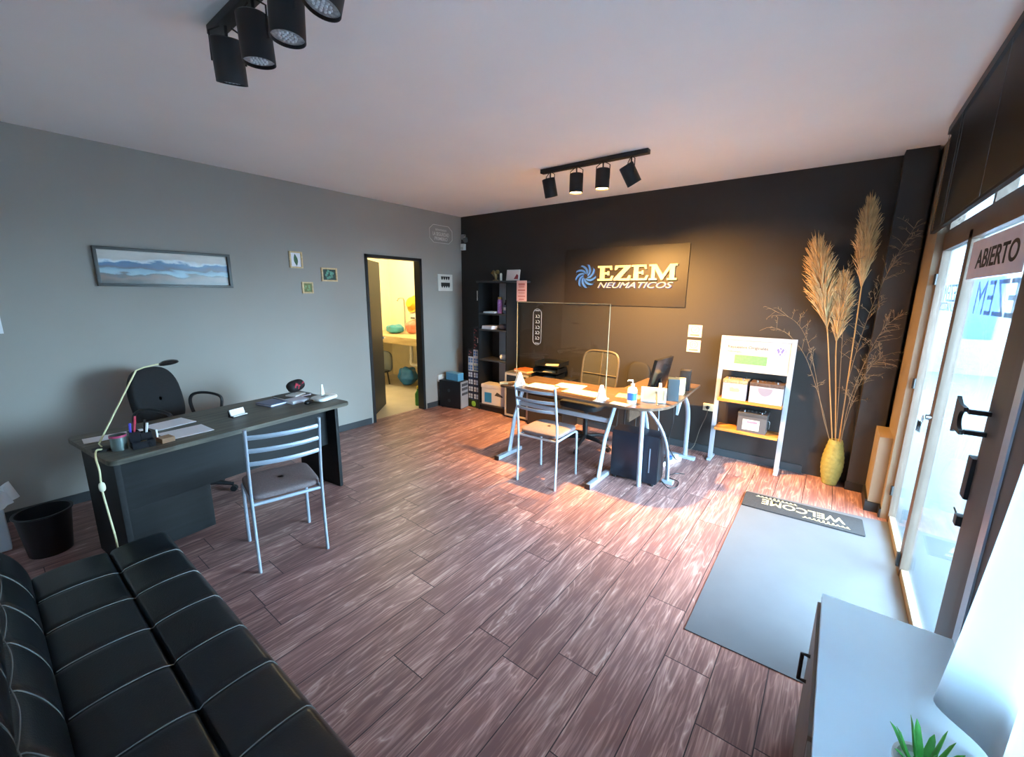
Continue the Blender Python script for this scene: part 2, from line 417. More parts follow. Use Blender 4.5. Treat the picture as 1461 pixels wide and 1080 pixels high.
# keys in the lock of the mullion
kb = T('key_bunch', 'bunch of keys hanging from the lock of the brown door mullion', 'keys', (4.95, -1.39, .98))
MB().lathe([(.016, 0), (.016, .022)], M=Matrix.Rotation(-PI/2, 4, 'Y'), c=(4.977, -1.39, .98), n=16).build('lock_cylinder', chrome, kb)
MB().tube([(4.947+.0, -1.375+.022*math.cos(t), .962+.022*math.sin(t)) for t in [2*PI*k/14 for k in range(14)]], .002, 6, closed=True).build('key_ring', chrome, kb)
for k in range(4):
    a = -.25+.17*k
    Mk = Matrix.Translation((4.942-.003*k, -1.372+.006*k, .945)) @ Matrix.Rotation(a, 4, 'X')
    mb = MB().prism([(-.012, 0), (.012, 0), (.012, -.02), (.005, -.026), (.005, -.06), (-.004, -.064), (-.004, -.026), (-.012, -.02)], 0, .003, M=Mk @ Matrix(((0, 0, 1, 0), (1, 0, 0, 0), (0, 1, 0, 0), (0, 0, 0, 1))))
    mb.build('key', matte_black, kb)
# reversed shop lettering on the glass (read from the street)
FRX = lambda x, y, z: Matrix(((0, 0, 1, x), (1, 0, 0, y), (0, 1, 0, z), (0, 0, 0, 1)))
letter_blue = M('decal_blue', '#8fb4dc', .4); decal_dark = M('decal_dark_blue', '#3350b0', .4)
lt = txt('EZEM', .60, .15, FRX(5.004, -1.92, 1.635), letter_blue, 'glass_lettering', d, .0006, bold=-.0)
mb = MB()
for k in range(9):
    a = 2*PI*k/9
    pts = [(.02*math.cos(a), .02*math.sin(a)), (.085*math.cos(a+.75), .085*math.sin(a+.75)), (.075*math.cos(a+1.15), .075*math.sin(a+1.15)), (.05*math.cos(a+.85), .05*math.sin(a+.85))]
    mb.prism(pts, 0, .0006, M=FRX(5.004, -2.29, 1.6))
mb.build('glass_emblem', decal_dark, d)
txt('EZEM', .34, .10, FRX(5.004, -.98, 1.66), letter_blue, 'glass_lettering', d, .0006)
txt('NEUMATICOS', .50, .05, FRX(5.004, -1.0, 1.58), decal_dark, 'glass_lettering', d, .0006, shear=.3)
# open sign on the glass
o = T('open_sign', 'white rectangular sign with bold black letters fixed to the glass door', 'sign', (4.985, -1.93, 1.75))
box(4.984, 4.99, -2.30, -1.445, 1.725, 1.905, b=.001).build('sign_board', M('lilac_white_board', '#cfc6cf', .6), o)
txt('ABIERTO', .62, .085, WR(4.984, -1.90, 1.812), M('sign_black', '#141414', .6), 'lettering', o, .001, bold=.018)
# transom above the door
w = tag(T('window_1', None, None), kind='structure')
mb = MB()
for a in ((-2.66, -.6, 2.04, 2.06), (-2.66, -.6, 2.6, 2.62), (-.64, -.6, 2.06, 2.6), (-2.66, -2.62, 2.06, 2.6), (-1.66, -1.62, 2.06, 2.6)): mb.box(4.99, 5.05, *a)
mb.build('window_frame', bronze, w)
box(5.018, 5.022, -2.62, -.64, 2.06, 2.6).build('glass_pane', clear, w)
bl = T('venetian_blind', 'black venetian blind drawn over the transom window above the glass door', 'blind', (4.9, -1.6, 2.66))
box(4.895, 4.935, -2.72, -.60, 2.645, 2.69, b=.003).build('headrail', matte_black, bl)
mb = MB(); z = 2.075
while z < 2.64:
    Ms = Matrix.Translation((4.915, 0, z)) @ Matrix.Rotation(R(68), 4, 'Y')
    mb.box(-.0125, .0125, -2.71, -.61, -.0006, .0006, M=Ms); z += .0185
mb.build('slats', M('blind_black', '#0f141b', .4), bl, smooth=False)
box(4.903, 4.927, -2.71, -.61, 2.043, 2.058, b=.003).build('bottom_rail', matte_black, bl)
for y in (-.66, -1.02, -1.10, -1.9): MB().tube([(4.898, y, 2.64), (4.899, y, 2.05)], .0013, 6).build('ladder_cord', M('cord_grey', '#6c7075', .7), bl)
# curtained window beside the camera
w = tag(T('window_2', None, None), kind='structure')
mb = MB()
for a in ((-5., -2.95, .75, .8), (-5., -2.95, 2.35, 2.4), (-3.0, -2.95, .8, 2.35), (-5., -4.95, .8, 2.35), (-4.0, -3.95, .8, 2.35)): mb.box(4.98, 5.04, *a)
mb.build('window_frame', bronze, w)
box(5.008, 5.012, -4.95, -3.0, .8, 2.35).build('glass_pane', clear, w)
cm = bpy.data.materials.new('white_voile'); cm.use_nodes = True
nt = cm.node_tree; N = nt.nodes; L = nt.links; N.remove(N['Principled BSDF'])
df = N.new('ShaderNodeBsdfDiffuse'); df.inputs['Color'].default_value = (.86, .88, .9, 1); tl = N.new('ShaderNodeBsdfTranslucent'); tl.inputs['Color'].default_value = (.54, .59, .63, 1)
wv = N.new('ShaderNodeTexNoise'); wv.inputs['Scale'].default_value = 400
mx = N.new('ShaderNodeMixShader'); mx.inputs['Fac'].default_value = .5
L.new(df.outputs[0], mx.inputs[1]); L.new(tl.outputs[0], mx.inputs[2]); L.new(mx.outputs[0], N['Material Output'].inputs['Surface'])
ct = T('curtain', 'white voile curtain hanging over the white cabinet at right edge', 'curtain', (4.9, -4., 2.6))
def cur(u, v):
    y = -3.08-1.85*u; z = 2.56-v*1.93
    s = .35+.65*v
    fold = .028*math.sin(u*46+.6*math.sin(v*3))+.014*math.sin(u*97+1.3)
    x = 4.895+fold*s-.045*math.exp(-((u-.09)/.06)**2)*v**3
    if u < .02: x += .02*(1-u/.02)
    z += .025*math.sin(u*23+.4)*v**6 + .05*u*v**6
    y += .03*v*v*math.exp(-u*30)+.10*v**5*math.exp(-u*16)*.4
    return Vector((x, y, z))
co = MB().grid(cur, 220, 40).build('drape', cm, ct, ang=80)
so = co.modifiers.new('thickness', 'SOLIDIFY'); so.thickness = .0012
MB().tube([(4.9, -2.98, 2.58), (4.9, -5.05, 2.58)], .012).build('curtain_rod', matte_black, ct)

# --- street outside
struct(box(5.0, 30, -30, 30, -.25, -.1), 'ground', M('pale_pavement', '#3b4349', .9, var=.05, vscale=.6), smooth=False)
struct(box(5.085, 6.9, -7, 2.5, 2.72, 2.84), 'unseen_sky_blocker', M('sky_blocker_grey', '#8a8d8f', .8), smooth=False)  # unseen slab, added to block steep sky light near door and window
hs = T('house', 'white house wall with blue shutter panels seen through the glass door', 'house', (9., 9.5, -.1))
hw = M('house_white', '#666d73', .8); hb = M('house_blue', '#2a4484', .6)
box(5.3, 14, 9.5, 13, -.1, 5.).build('wall', hw, hs)
for x0, x1, z0, z1, m in ((6.05, 6.35, .9, 3., hb), (6.75, 7.3, .55, 2.3, hb), (5.55, 5.7, .9, 3.4, hb), (8.1, 8.3, .2, 3.2, M('house_peach', '#c99a6a', .7))):
    box(x0, x1, 9.44, 9.5, z0, z1, b=.01).build('shutter', m, hs)
box(5.3, 14, 9.3, 9.5, -.1, .7).build('plinth', M('house_grey', '#5d666c', .8), hs)

# ================================================================== TRACK LIGHTS
lens_off = M('lens_grey', '#a9aeb2', .25, var=.35, vscale=90)
lens_on = M('lens_lit', '#ffe2a8', .4, emit='#ffc978', estr=14.)
def track(label, x0, x1, y, heads, lit):
    t = T('track_light', label, 'lamp', (x0, y, H))
    box(x0, x1, y-.026, y+.026, H-.034, H-.001, b=.003).build('track_bar', matte_black, t)
    for i, (x, tilt, yaw) in enumerate(heads):
        c = Vector((x, y, H-.165))
        Mh = Matrix.Translation(c) @ Matrix.Rotation(yaw, 4, 'Z') @ Matrix.Rotation(tilt, 4, 'X')
        hd = MB().lathe([(.0, .082), (.05, .082), (.056, .077), (.056, -.07), (.0535, -.07), (.0535, -.058), (.0, -.058)], M=Mh.to_3x3().to_4x4(), c=c, n=36, cap=False).build('spot_head', matte_black, t)
        br = MB(); Mb = Matrix.Translation(c) @ Matrix.Rotation(yaw, 4, 'Z')
        for s in (-1, 1): br.tube([Mb @ Vector((s*.059, 0, .0)), Mb @ Vector((s*.059, 0, .105)), Mb @ Vector((s*.02, 0, .128))], .0035, 6)
        br.tube([Mb @ Vector((0, 0, .07)), Mb @ Vector((0, 0, .133))], .006, 8)
        br.build('bracket', matte_black, hd)
        ln = MB().lathe([(.0, -.060), (.012, -.0615), (.026, -.060), (.034, -.0625), (.05, -.060), (.053, -.059)], M=Mh.to_3x3().to_4x4(), c=c, n=32, cap=False)
        if i in lit: ln.build('lens', lens_on, hd, label='glowing warm lens')
        else:
            ln.build('lens', lens_off, hd, label='unlit grey lens')
            led = MB()
            for k in range(19):
                a, rr = (0, 0) if k == 0 else ((2*PI*k/6, .013) if k < 7 else (2*PI*k/12, .026))
                led.lathe([(.0, -.0645), (.0035, -.064), (.0045, -.061)], M=Mh, n=8, c=(0, 0, 0)) if False else led.lathe([(.0035, -.066), (.0045, -.061)], M=Mh @ Matrix.Translation((rr*math.cos(a), rr*math.sin(a), 0)), n=8)
            led.build('led_dots', M('led_pale', '#d9dde0', .3), hd)
    return t
NEARY = -3.78
track('black ceiling track with four unlit spots nearest the camera', 2.29, 3.29, NEARY, [(2.41, R(16), R(60)), (2.665, R(4), R(20)), (2.905, R(-2), R(0)), (3.155, R(-14), R(-20))], ())
FARY = -1.285
track('black ceiling track with two glowing spots near the black wall', 2.26, 3.22, FARY, [(2.35, R(15), R(-20)), (2.61, R(0), 0), (2.85, R(0), 0), (3.085, R(32), R(-42))], (1, 2))

# ================================================================== WALL DECOR, LEFT WALL
p = T('framed_panorama', 'long narrow framed panorama of a mountain lake on grey wall', 'picture', (0, -3.488, 1.80))
mb = MB(); y0, y1, z0, z1 = -3.94, -3.035, 1.655, 1.952; fw_ = .022
mb.box(.001, .04, y0, y1, z0, z0+fw_, b=.002).box(.001, .04, y0, y1, z1-fw_, z1, b=.002).box(.001, .04, y0, y0+fw_, z0+fw_, z1-fw_, b=.002).box(.001, .04, y1-fw_, y1, z0+fw_, z1-fw_, b=.002)
mb.build('frame', M('pewter_frame', '#42423f', .4, metal=.3), p)
box(.002, .012, y0+fw_, y1-fw_, z0+fw_, z1-fw_).build('print', landscape_material(), p, smooth=False)
def small_frame(label, y0, y1, z0, z1, f, mat_in, kind):
    p = T('framed_print', label, 'picture', (0, (y0+y1)/2, (z0+z1)/2), group='small pine frames on the grey wall')
    mb = MB(); mb.box(.001, .02, y0, y1, z0, z0+f).box(.001, .02, y0, y1, z1-f, z1).box(.001, .02, y0, y0+f, z0+f, z1-f).box(.001, .02, y1-f, y1, z0+f, z1-f)
    mb.build('frame', pale_wood, p); box(.002, .006, y0+f, y1-f, z0+f, z1-f).build('print', mat_in, p)
    cy, cz = (y0+y1)/2, (z0+z1)/2; mb = MB()
    if kind == 'leaf':
        pts = [(.022*math.sin(t*PI)*(1-.2*t), -.06+.12*t) for t in [k/12 for k in range(13)]]
        mb.prism(pts+[(-x, y) for x, y in pts[::-1][1:-1]], 0, .002, M=WL(.006, cy, cz) @ Matrix.Rotation(.12, 4, 'Z'))
        mb.tube([(.008, cy, cz-.075), (.008, cy, cz+.05)], .001, 5)
    else:
        for k in range(9 if kind == 'succ' else 6):
            a = k*2.4; rr = .012+.004*k; ln = (.034 if kind == 'succ' else .022)
            pts = [(ln*(u-.0), .45*ln*math.sin(u*PI)) for u in [q/6 for q in range(7)]]
            pts = pts+[(x, -y) for x, y in pts[::-1][1:-1]]
            mb.prism(pts, 0, .001+.0003*k, M=WL(.006, cy, cz) @ Matrix.Rotation(a, 4, 'Z') @ Matrix.Translation((rr*.6, 0, 0)))
    mb.build('motif', green if kind == 'leaf' else M('succulent_'+kind, '#5f9a84' if kind == 'succ' else '#7fa06c', .6, var=.35, vscale=60), p)
small_frame('pine framed print of a single dark green leaf on white', -2.49, -2.36, 1.865, 2.03, .014, paper, 'leaf')
small_frame('pine framed landscape print of green succulent leaves on dark ground', -2.165, -1.985, 1.74, 1.885, .016, M('print_dark_green', '#2f463e', .5, var=.4, vscale=30), 'succ')
small_frame('small square pine framed print of a green rosette', -2.385, -2.27, 1.61, 1.728, .014, M('print_olive', '#737a44', .5, var=.2, vscale=30), 'ros')
p = T('wall_poster', 'white square poster with black zigzag bands beside bathroom doorway', 'poster', (0, -.34, 1.77))
box(.001, .014, -.48, -.205, 1.655, 1.885, b=.002).build('backing', M('poster_white', '#d6d2c8', .7), p)
ink = M('poster_black', '#1c1a17', .7); mb = MB(); Mz = WL(.014, -.342, 1.77)
mb.prism([(-.085, .0), (.085, .0), (.085, -.03), (-.085, -.03)], 0, .001, M=Mz)
for k in range(4):
    x = -.085+.0425*k
    mb.prism([(x, -.03), (x+.0425, -.03), (x+.0425, -.045), (x+.021, -.075), (x, -.045)], 0, .001, M=Mz)
    mb.prism([(x, .085), (x+.0425, .085), (x+.036, .05), (x+.021, .035), (x+.006, .05)], 0, .001, M=Mz)
mb.build('zigzag_print', ink, p)
# octagonal line sign
dec = M('decal_grey_white', '#dedad2', .7)
p = T('octagonal_decal', 'octagonal outlined lettering decal high on grey wall near corner', 'decal', (0, -.395, 2.42))
oc = [(-.21, -.06), (-.14, -.115), (.14, -.115), (.21, -.06), (.21, .06), (.14, .115), (-.14, .115), (-.21, .06)]
mb = MB()
for k in range(8):
    a, b = oc[k], oc[(k+1) % 8]
    mb.tube([(.003, -.395+a[0], 2.42+a[1]), (.003, -.395+b[0], 2.42+b[1])], .0035, 6)
mb.build('outline', dec, p)
txt('BIENVENIDO', .20, .026, WL(.001, -.395, 2.475), dec, 'lettering', p, .001)
txt('LA SEGURIDAD', .30, .05, WL(.001, -.395, 2.42), dec, 'lettering', p, .001, bold=.01)
txt('PRIMERO', .24, .045, WL(.001, -.395, 2.36), dec, 'lettering', p, .001, bold=.01)
p = T('wall_art', 'white and black poster cut by the left photo edge', 'poster', (0, -4.54, 1.39))
box(.001, .012, -4.64, -4.448, 1.33, 1.458).build('backing', paper, p)
MB().prism([(-.1, -.045), (.075, -.045), (.075, .01), (.0, .04), (-.1, .03)], 0, .001, M=WL(.012, -4.54, 1.385)).build('print', ink, p)
p = T('wall_socket', 'white socket plate low on grey wall behind black computer', 'socket', (0, -.47, .4))
box(.001, .03, -.53, -.41, .36, .46, b=.006).build('plate', white_plastic, p)
MB().lathe([(.018, 0), (.018, .012)], M=Matrix.Rotation(PI/2, 4, 'Y'), c=(.03, -.47, .41), n=16).build('plug', white_plastic, p)
# security camera and sensor in the corner
p = T('security_camera', 'white dome security camera in the corner near the ceiling', 'camera', (.08, -.05, 2.42))
box(.03, .10, -.045, -.001, 2.385, 2.455, b=.012).build('housing', M('camera_grey', '#8e908c', .5), p)
MB().tube([(.1, -.03, 2.41), (.15, -.075, 2.385)], .014).build('arm', white_plastic, p)
MB().lathe([(.0, -.04), (.026, -.034), (.034, -.01), (.034, .02), (.0, .024)], c=(.17, -.09, 2.37), n=20, M=Matrix.Rotation(R(-20), 4, 'Y')).build('lens_barrel', M('camera_dark', '#5a5c58', .35), p)
p = T('motion_sensor', 'small white motion sensor in the corner below the security camera', 'sensor', (.05, -.02, 2.27))
box(.03, .10, -.055, -.001, 2.235, 2.325, b=.014).build('housing', white_plastic, p)
box(.04, .09, -.058, -.054, 2.245, 2.28, b=.001).build('lens_window', M('sensor_pale', '#c9cabf', .3), p)

# ================================================================== BACK WALL LOGO
lp = T('wall_sign', 'dark board with raised gold and blue company lettering on black wall', 'sign', (2.5, 0, 1.82))
box(1.78, 3.225, -.012, -.001, 1.505, 2.15, b=.002).build('board', M('logo_board_brown', '#221d1a', .5), lp)
gold = M('cream_gold_letters', '#e3cfa2', .5)
E_ = [(0, 0), (.78, 0), (.86, .32), (.76, .32), (.68, .13), (.36, .13), (.36, .43), (.52, .43), (.54, .36), (.61, .36), (.61, .63), (.54, .63), (.52, .56), (.36, .56), (.36, .87), (.64, .87), (.68, .72), (.77, .72), (.75, 1), (0, 1), (0, .88), (.13, .88), (.13, .12), (0, .12)]
Z_ = [(0, 0), (.84, 0), (.88, .33), (.78, .33), (.70, .14), (.33, .14), (.86, .88), (.86, 1), (.06, 1), (.04, .7), (.14, .7), (.2, .86), (.54, .86), (0, .12)]
M_ = [(0, 0), (.4, 0), (.4, .12), (.28, .12), (.28, .70), (.58, .02), (.66, .02), (.97, .70), (.97, .12), (.86, .12), (.86, 0), (1.3, 0), (1.3, .12), (1.19, .12), (1.19, .88), (1.3, .88), (1.3, 1), (.97, 1), (.66, .36), (.34, 1), (0, 1), (0, .88), (.12, .88), (.12, .12), (0, .12)]
lw, lh = .90, .165; px = 2.225; tot = .88+.9+.88+1.32
for poly, w_ in ((E_, .88), (Z_, .9), (E_, .88), (M_, 1.32)):
    s = lw/tot
    MB().prism([(x*s, y*lh) for x, y in poly], 0, .022, M=WB(px, -.012, 1.785)).build('raised_letter', gold, lp, smooth=False)
    px += w_*s
txt('NEUMATICOS', .86, .062, WB(2.655, -.012, 1.735), M('silver_letters', '#8b93a3', .45), 'small_lettering', lp, .012, shear=.35)
txt('NEUMATICOS', .86, .062, WB(2.661, -.0115, 1.730), M('blue_shadow_letters', '#223a9c', .45), 'lettering_shadow', lp, .008, shear=.35)
mb = MB(); mb2 = MB()
for k in range(9):
    a = 2*PI*k/9
    ring = []
    outer = [(.03+.105*t, a+1.25*t) for t in [q/8 for q in range(9)]]
    inner = [(.03+.105*t, a+.46+1.15*t-.2*t*t) for t in [q/8 for q in range(9)]]
    pts = [(r_*math.cos(q), r_*math.sin(q)) for r_, q in outer]+[(r_*math.cos(q), r_*math.sin(q)) for r_, q in inner[::-1]]
    mb.prism(pts, 0, .018, M=WB(2.065, -.012, 1.838))
    pts = [(r_*math.cos(q+.36), r_*math.sin(q+.36)) for r_, q in outer]+[(r_*math.cos(q+.12), r_*math.sin(q+.12)) for r_, q in inner[::-1]]
    mb2.prism(pts, 0, .010, M=WB(2.065, -.012, 1.838))
mb.build('wheel_emblem', M('emblem_blue', '#4478d6', .35, metal=.2), lp, smooth=False); mb2.build('emblem_shadow', M('emblem_dark_blue', '#1d3a66', .4), lp, smooth=False)
for i, (z, lab) in enumerate(((1.268, 'upper of two square stickers on black wall, bearing a tick in a ring'), (1.113, 'lower of two square stickers on black wall, right under its twin'))):
    p = T('wall_sticker', lab, 'sticker', (3.345, 0, z), group='square stickers on the black wall')
    box(3.278, 3.412, -.003, -.001, z-.062, z+.062).build('card', M('sticker_pinkwhite', '#bfb0a4', .7), p)
    mb = MB(); mb.tube([(3.345+.038*math.cos(t), -.0035, z+.015+.034*math.sin(t)) for t in [2*PI*k/24 for k in range(24)]], .002, 5, closed=True)
    if i == 0: mb.tube([(3.33, -.0035, z+.02), (3.342, -.0035, z+.005), (3.363, -.0035, z+.032)], .002, 5)
    else: mb.tube([(3.33, -.0035, z+.0), (3.33, -.0035, z+.028), (3.36, -.0035, z+.028), (3.36, -.0035, z+.0)], .002, 5)
    mb.box(3.30, 3.39, -.004, -.003, z-.048, z-.034)
    mb.build('ring_print', M('sticker_brown', '#6e5b50', .7), p)

# ================================================================== LEFT DESK
dk = T('office_desk', 'dark wood grain desk with drawer pedestal standing before grey wall', 'desk', (1.157, -3.55, 0), R(6.55))
def rrect(x0, x1, y0, y1, r, n=5):
    pts = []
    for cx, cy, a0 in ((x1-r, y0+r, -90), (x1-r, y1-r, 0), (x0+r, y1-r, 90), (x0+r, y0+r, 180)):
        for k in range(n+1):
            a = R(a0+90*k/n); pts.append((cx+r*math.cos(a), cy+r*math.sin(a)))
    return pts
MB().prism(rrect(-.35, .35, -.745, .745, .035), .722, .75, b=.003).build('tabletop', laminate, dk, local=True)
for s in (-1, 1): box(-.30, .24, s*.69-.014, s*.69+.014, .0, .721, b=.002).build('side_panel', laminate_dark, dk, local=True)
box(.105, .123, -.675, .675, .36, .721).build('modesty_panel', laminate_dark, dk, local=True)
pd = box(-.30, .119, -.674, -.22, .06, .358, b=.002).build('drawer_pedestal', laminate_dark, dk, local=True)
for k in range(2): box(-.318, -.301, -.665, -.23, .075+.14*k, .205+.14*k, b=.002).build('drawer', laminate, pd, local=True)
dkM = Matrix.Translation((1.157, -3.55, 0)) @ Matrix.Rotation(R(6.55), 4, 'Z')

# office chair behind the left desk
oc_ = T('office_chair', 'black office chair with rounded back between left desk and grey wall', 'office chair', (.525, -3.65, 0), R(38))
Mb = Matrix.Translation((-.20, -.02, .80)) @ Matrix.Rotation(R(-9), 4, 'Y') @ Matrix.Rotation(R(90), 4, 'Z') @ Matrix.Rotation(R(90), 4, 'X')
def backmod(p):
    w = 1-.16*max(0, p.y/.25)**2; return Vector((p.x*w, p.y, p.z - .16*p.x*p.x*0 + .5*p.x*p.x))
MB().pillow(.215, .25, .045, .45, .62, M=Mb, mod=backmod).build('backrest', black_fabric, oc_, local=True)
MB().pillow(.22, .22, .04, .35, .4, M=Matrix.Translation((.05, -.02, .48))).build('seat', black_fabric, oc_, local=True)
for s in (-1, 1):
    pts = [(-.06, s*.235-.02, .47), (-.11, s*.265-.02, .58), (-.14, s*.27-.02, .70), (-.12, s*.27-.02, .765), (-.05, s*.27-.02, .79), (.05, s*.27-.02, .785), (.12, s*.27-.02, .755), (.125, s*.265-.02, .69), (.10, s*.255-.02, .58), (.06, s*.235-.02, .47)]
    MB().tube(spline(pts, 5), .014, 8, flat=.8).build('armrest', black_plastic, oc_, local=True)
def swivel_base(t, c, r=.27):
    MB().tube([(c[0], c[1], .09), (c[0], c[1], .44)], [.03, .022], 14).build('gas_column', matte_black, t, local=True)
    for k in range(5):
        a = 2*PI*k/5+.3; e = (c[0]+r*math.cos(a), c[1]+r*math.sin(a))
        lg = MB().tube([(c[0], c[1], .105), (c[0]+(e[0]-c[0])*.5, c[1]+(e[1]-c[1])*.5, .095), (e[0], e[1], .065)], [.028, .022, .014], 8).build('base_leg', black_plastic, t, local=True)
        mb = MB(); 
        for s in (-1, 1): mb.lathe([(.0, -.008), (.024, -.008), (.026, 0), (.024, .008), (.0, .008)], M=Matrix.Rotation(a, 4, 'Z') @ Matrix.Rotation(PI/2, 4, 'X'), c=(e[0]-s*.012*math.sin(a), e[1]+s*.012*math.cos(a), .0265), n=14)
        mb.build('caster', black_plastic, lg, local=True)
swivel_base(oc_, (.05, -.02), .235)
MB().tube([(-.02, -.02, .45), (-.2, -.02, .47), (-.255, -.02, .58), (-.245, -.02, .7)], .016, 8, flat=.6).build('back_bracket', matte_black, oc_, local=True)

# ================================================================== VISITOR CHAIRS
def make_chair(label, loc, rz):
    t = T('visitor_chair', label, 'chair', loc, rz, 'grey metal visitor chairs')
    for s in (-1, 1):
        MB().tube(spline([(s*.19, -.205, .0), (s*.19, -.195, .25), (s*.19, -.195, .46), (s*.19, -.215, .66), (s*.19, -.255, .895)], 5), .0125, 10, flat=.75).build('back_post', steel, t, local=True)
        MB().tube(spline([(s*.185, -.19, .425), (s*.185, .12, .425), (s*.185, .175, .415), (s*.185, .195, .37), (s*.185, .205, 0)], 5), .0105, 10).build('leg', steel, t, local=True)
    for z, yo in ((.845, -.246), (.765, -.234), (.685, -.221)):
        pts = [(x, yo-.035*(1-(x/.19)**2), z) for x in [-.19+.38*k/14 for k in range(15)]]
        MB().tube(pts, .0045, 8, flat=3.0).build('back_slat', steel, t, local=True)
    MB().tube([(-.185, -.19, .425), (.185, -.19, .425)], .011, 8).build('rear_rail', steel, t, local=True)
    MB().tube([(-.15, .208, .452), (.15, .208, .452)], .008, 8).build('front_rail', steel, t, local=True)
    def sm(p): return Vector((p.x*(1-.05*(.2-p.y)), p.y, p.z-.10*p.y*p.y if p.y > 0 else p.z))
    MB().pillow(.195, .195, .022, .4, .3, M=Matrix.Translation((0, .005, .459)), mod=sm).build('seat', fabric_br, t, local=True)
    return t
ch = make_chair('grey metal slat back chair with taupe seat facing the dark wood desk', (1.83, -3.524, 0), R(77.7))
ch2 = dup(ch, (2.588, -1.575, 0), (0, 0, R(3.5)), 'grey metal slat back chair in front of the desk with clear screen')

# ================================================================== THINGS ON THE LEFT DESK
DZt = .751
lamp = T('desk_lamp', 'slender cream arm desk lamp with black disc head at desk end', 'lamp', (1.33, -4.235, DZt))
MB().lathe([(.0, .0), (.044, 0), (.044, .012), (.02, .018), (.0, .018)], c=(1.33, -4.235, DZt), n=28).build('base', matte_black, lamp)
cream_pl = M('cream_plastic', '#d9d6a6', .45)
arm_end = (1.225, -3.93, 1.17)
MB().tube([(1.33, -4.235, DZt+.018), (1.335, -4.245, .79), (1.262, -4.025, 1.165), (1.25, -3.985, 1.178), (1.225, -3.91, 1.185)], .0044, 8).build('arm', cream_pl, lamp)
MB().lathe([(.0, .012), (.03, .012), (.048, .004), (.052, -.006), (.047, -.010), (.0, -.010)], c=(1.205, -3.855, 1.187), n=32, M=Matrix.Rotation(R(8), 4, 'X')).build('lamp_head', gloss_black, lamp)
cd = MB().tube(spline([(1.36, -4.24, DZt+.012), (1.43, -4.27, DZt+.03), (1.505, -4.285, DZt+.012), (1.545, -4.285, .70), (1.55, -4.29, .60), (1.58, -4.285, .45), (1.60, -4.28, .30), (1.60, -4.29, .12), (1.58, -4.30, .006), (1.5, -4.33, .006)], 8), .0045, 8).build('power_cord', cream_pl, lamp)
MB().pillow(.014, .014, .026, .8, .9, M=Matrix.Translation((1.5515, -4.288, .615))).build('inline_switch', M('cream_switch', '#e9e6c8', .4), lamp)
tin = T('pencil_tin', 'grey metal tin with pink rim beside the lamp base', 'tin', (1.392, -4.172, DZt))
MB().lathe([(.0, 0), (.036, 0), (.036, .085), (.034, .085), (.034, .004), (.0, .004)], c=(1.392, -4.172, DZt), n=28).build('can', M('tin_metal', '#7f8f8c', .3, metal=.7), tin)
MB().lathe([(.0362, 0), (.038, .0), (.038, .012), (.0362, .012)], c=(1.392, -4.172, DZt+.074), n=28, cap=False).build('rim', M('pink_rim', '#b5446a', .5), tin)
org = T('pen_organizer', 'dark smoky desk organizer full of pens near the desk corner', 'organizer', (1.42, -4.08, DZt))
def shell(name, x0, x1, y0, y1, z0, z1, m, t, w=.003):
    mb = MB(); mb.box(x0, x1, y0, y1, z0, z0+w).box(x0, x0+w, y0, y1, z0+w, z1).box(x1-w, x1, y0, y1, z0+w, z1).box(x0+w, x1-w, y0, y0+w, z0+w, z1).box(x0+w, x1-w, y1-w, y1, z0+w, z1)
    return mb.build(name, m, t)
smoky = M('smoky_plastic', '#1d1f24', .25)
shell('front_tray', 1.425, 1.47, -4.13, -4.03, DZt, DZt+.04, smoky, org); shell('pen_well', 1.372, 1.423, -4.13, -4.082, DZt, DZt+.09, smoky, org); shell('pen_well', 1.372, 1.423, -4.080, -4.03, DZt, DZt+.075, smoky, org)
gd = M('brass_clip', '#a58a4c', .35, metal=.6)
single(MB().pillow(.014, .02, .016, .7, .7, M=Matrix.Translation((1.447, -4.075, DZt+.021))), 'eraser_ball', gd, 'small brassy ball lying in the front tray of the pen organizer', 'ball', (1.447, -4.075, DZt+.004))
for lab, c, a, b in (('red pen leaning out of the pen organizer', '#b5253f', (1.405, -4.115, DZt+.005), (1.374, -4.083, DZt+.17)), ('blue pen with thick barrel in the pen organizer', '#4a49b8', (1.384, -4.120, DZt+.005), (1.381, -4.112, DZt+.135)), ('white marker standing in the pen organizer', '#dfe5e6', (1.41, -4.062, DZt+.005), (1.40, -4.04, DZt+.125)), ('black pen standing upright in the pen organizer', '#121316', (1.386, -4.064, DZt+.005), (1.380, -4.045, DZt+.14))):
    n = T('pen', lab, 'pen', a, group='pens in the organizer'); a, b = Vector(a), Vector(b); m_ = a.lerp(b, .7)
    MB().tube([a, a.lerp(b, .06), m_], [.002, .006, .006], 10).build('barrel', M('pen_'+c[1:], c, .35), n)
    MB().tube([m_, b], [.0068, .0062], 10).build('cap', M('pen_'+c[1:], c, .35), n)
cb = T('memo_block', 'tan cardboard memo block beside the pen organizer', 'memo block', (1.42, -3.975, DZt), R(10))
box(-.03, .045, -.032, .032, 0, .028, b=.002).build('block', M('cardboard', '#a07e62', .8), cb, local=True)
box(-.028, -.02, -.03, -.022, .0285, .075).build('paper_stand', paper, cb, local=True)
def sheet(name, label, c, w, l, rz, curl=0., m=None, group=None, z=None, n=2, th=.0012):
    t = T(name, label, 'paper', (c[0], c[1], z if z else DZt), rz, group)
    mb = MB()
    for k in range(n):
        mb.box(-w/2+.004*k, w/2+.003*k, -l/2-.003*k, l/2, k*th*1.3, k*th*1.3+th)
    mb.build('sheets', m or paper, t, local=True, smooth=False); return t
sheet('paper_sheet', 'white sheet lying near the front edge of the left desk', (1.315, -3.845), .20, .235, R(4), n=2, group='papers on the left desk')
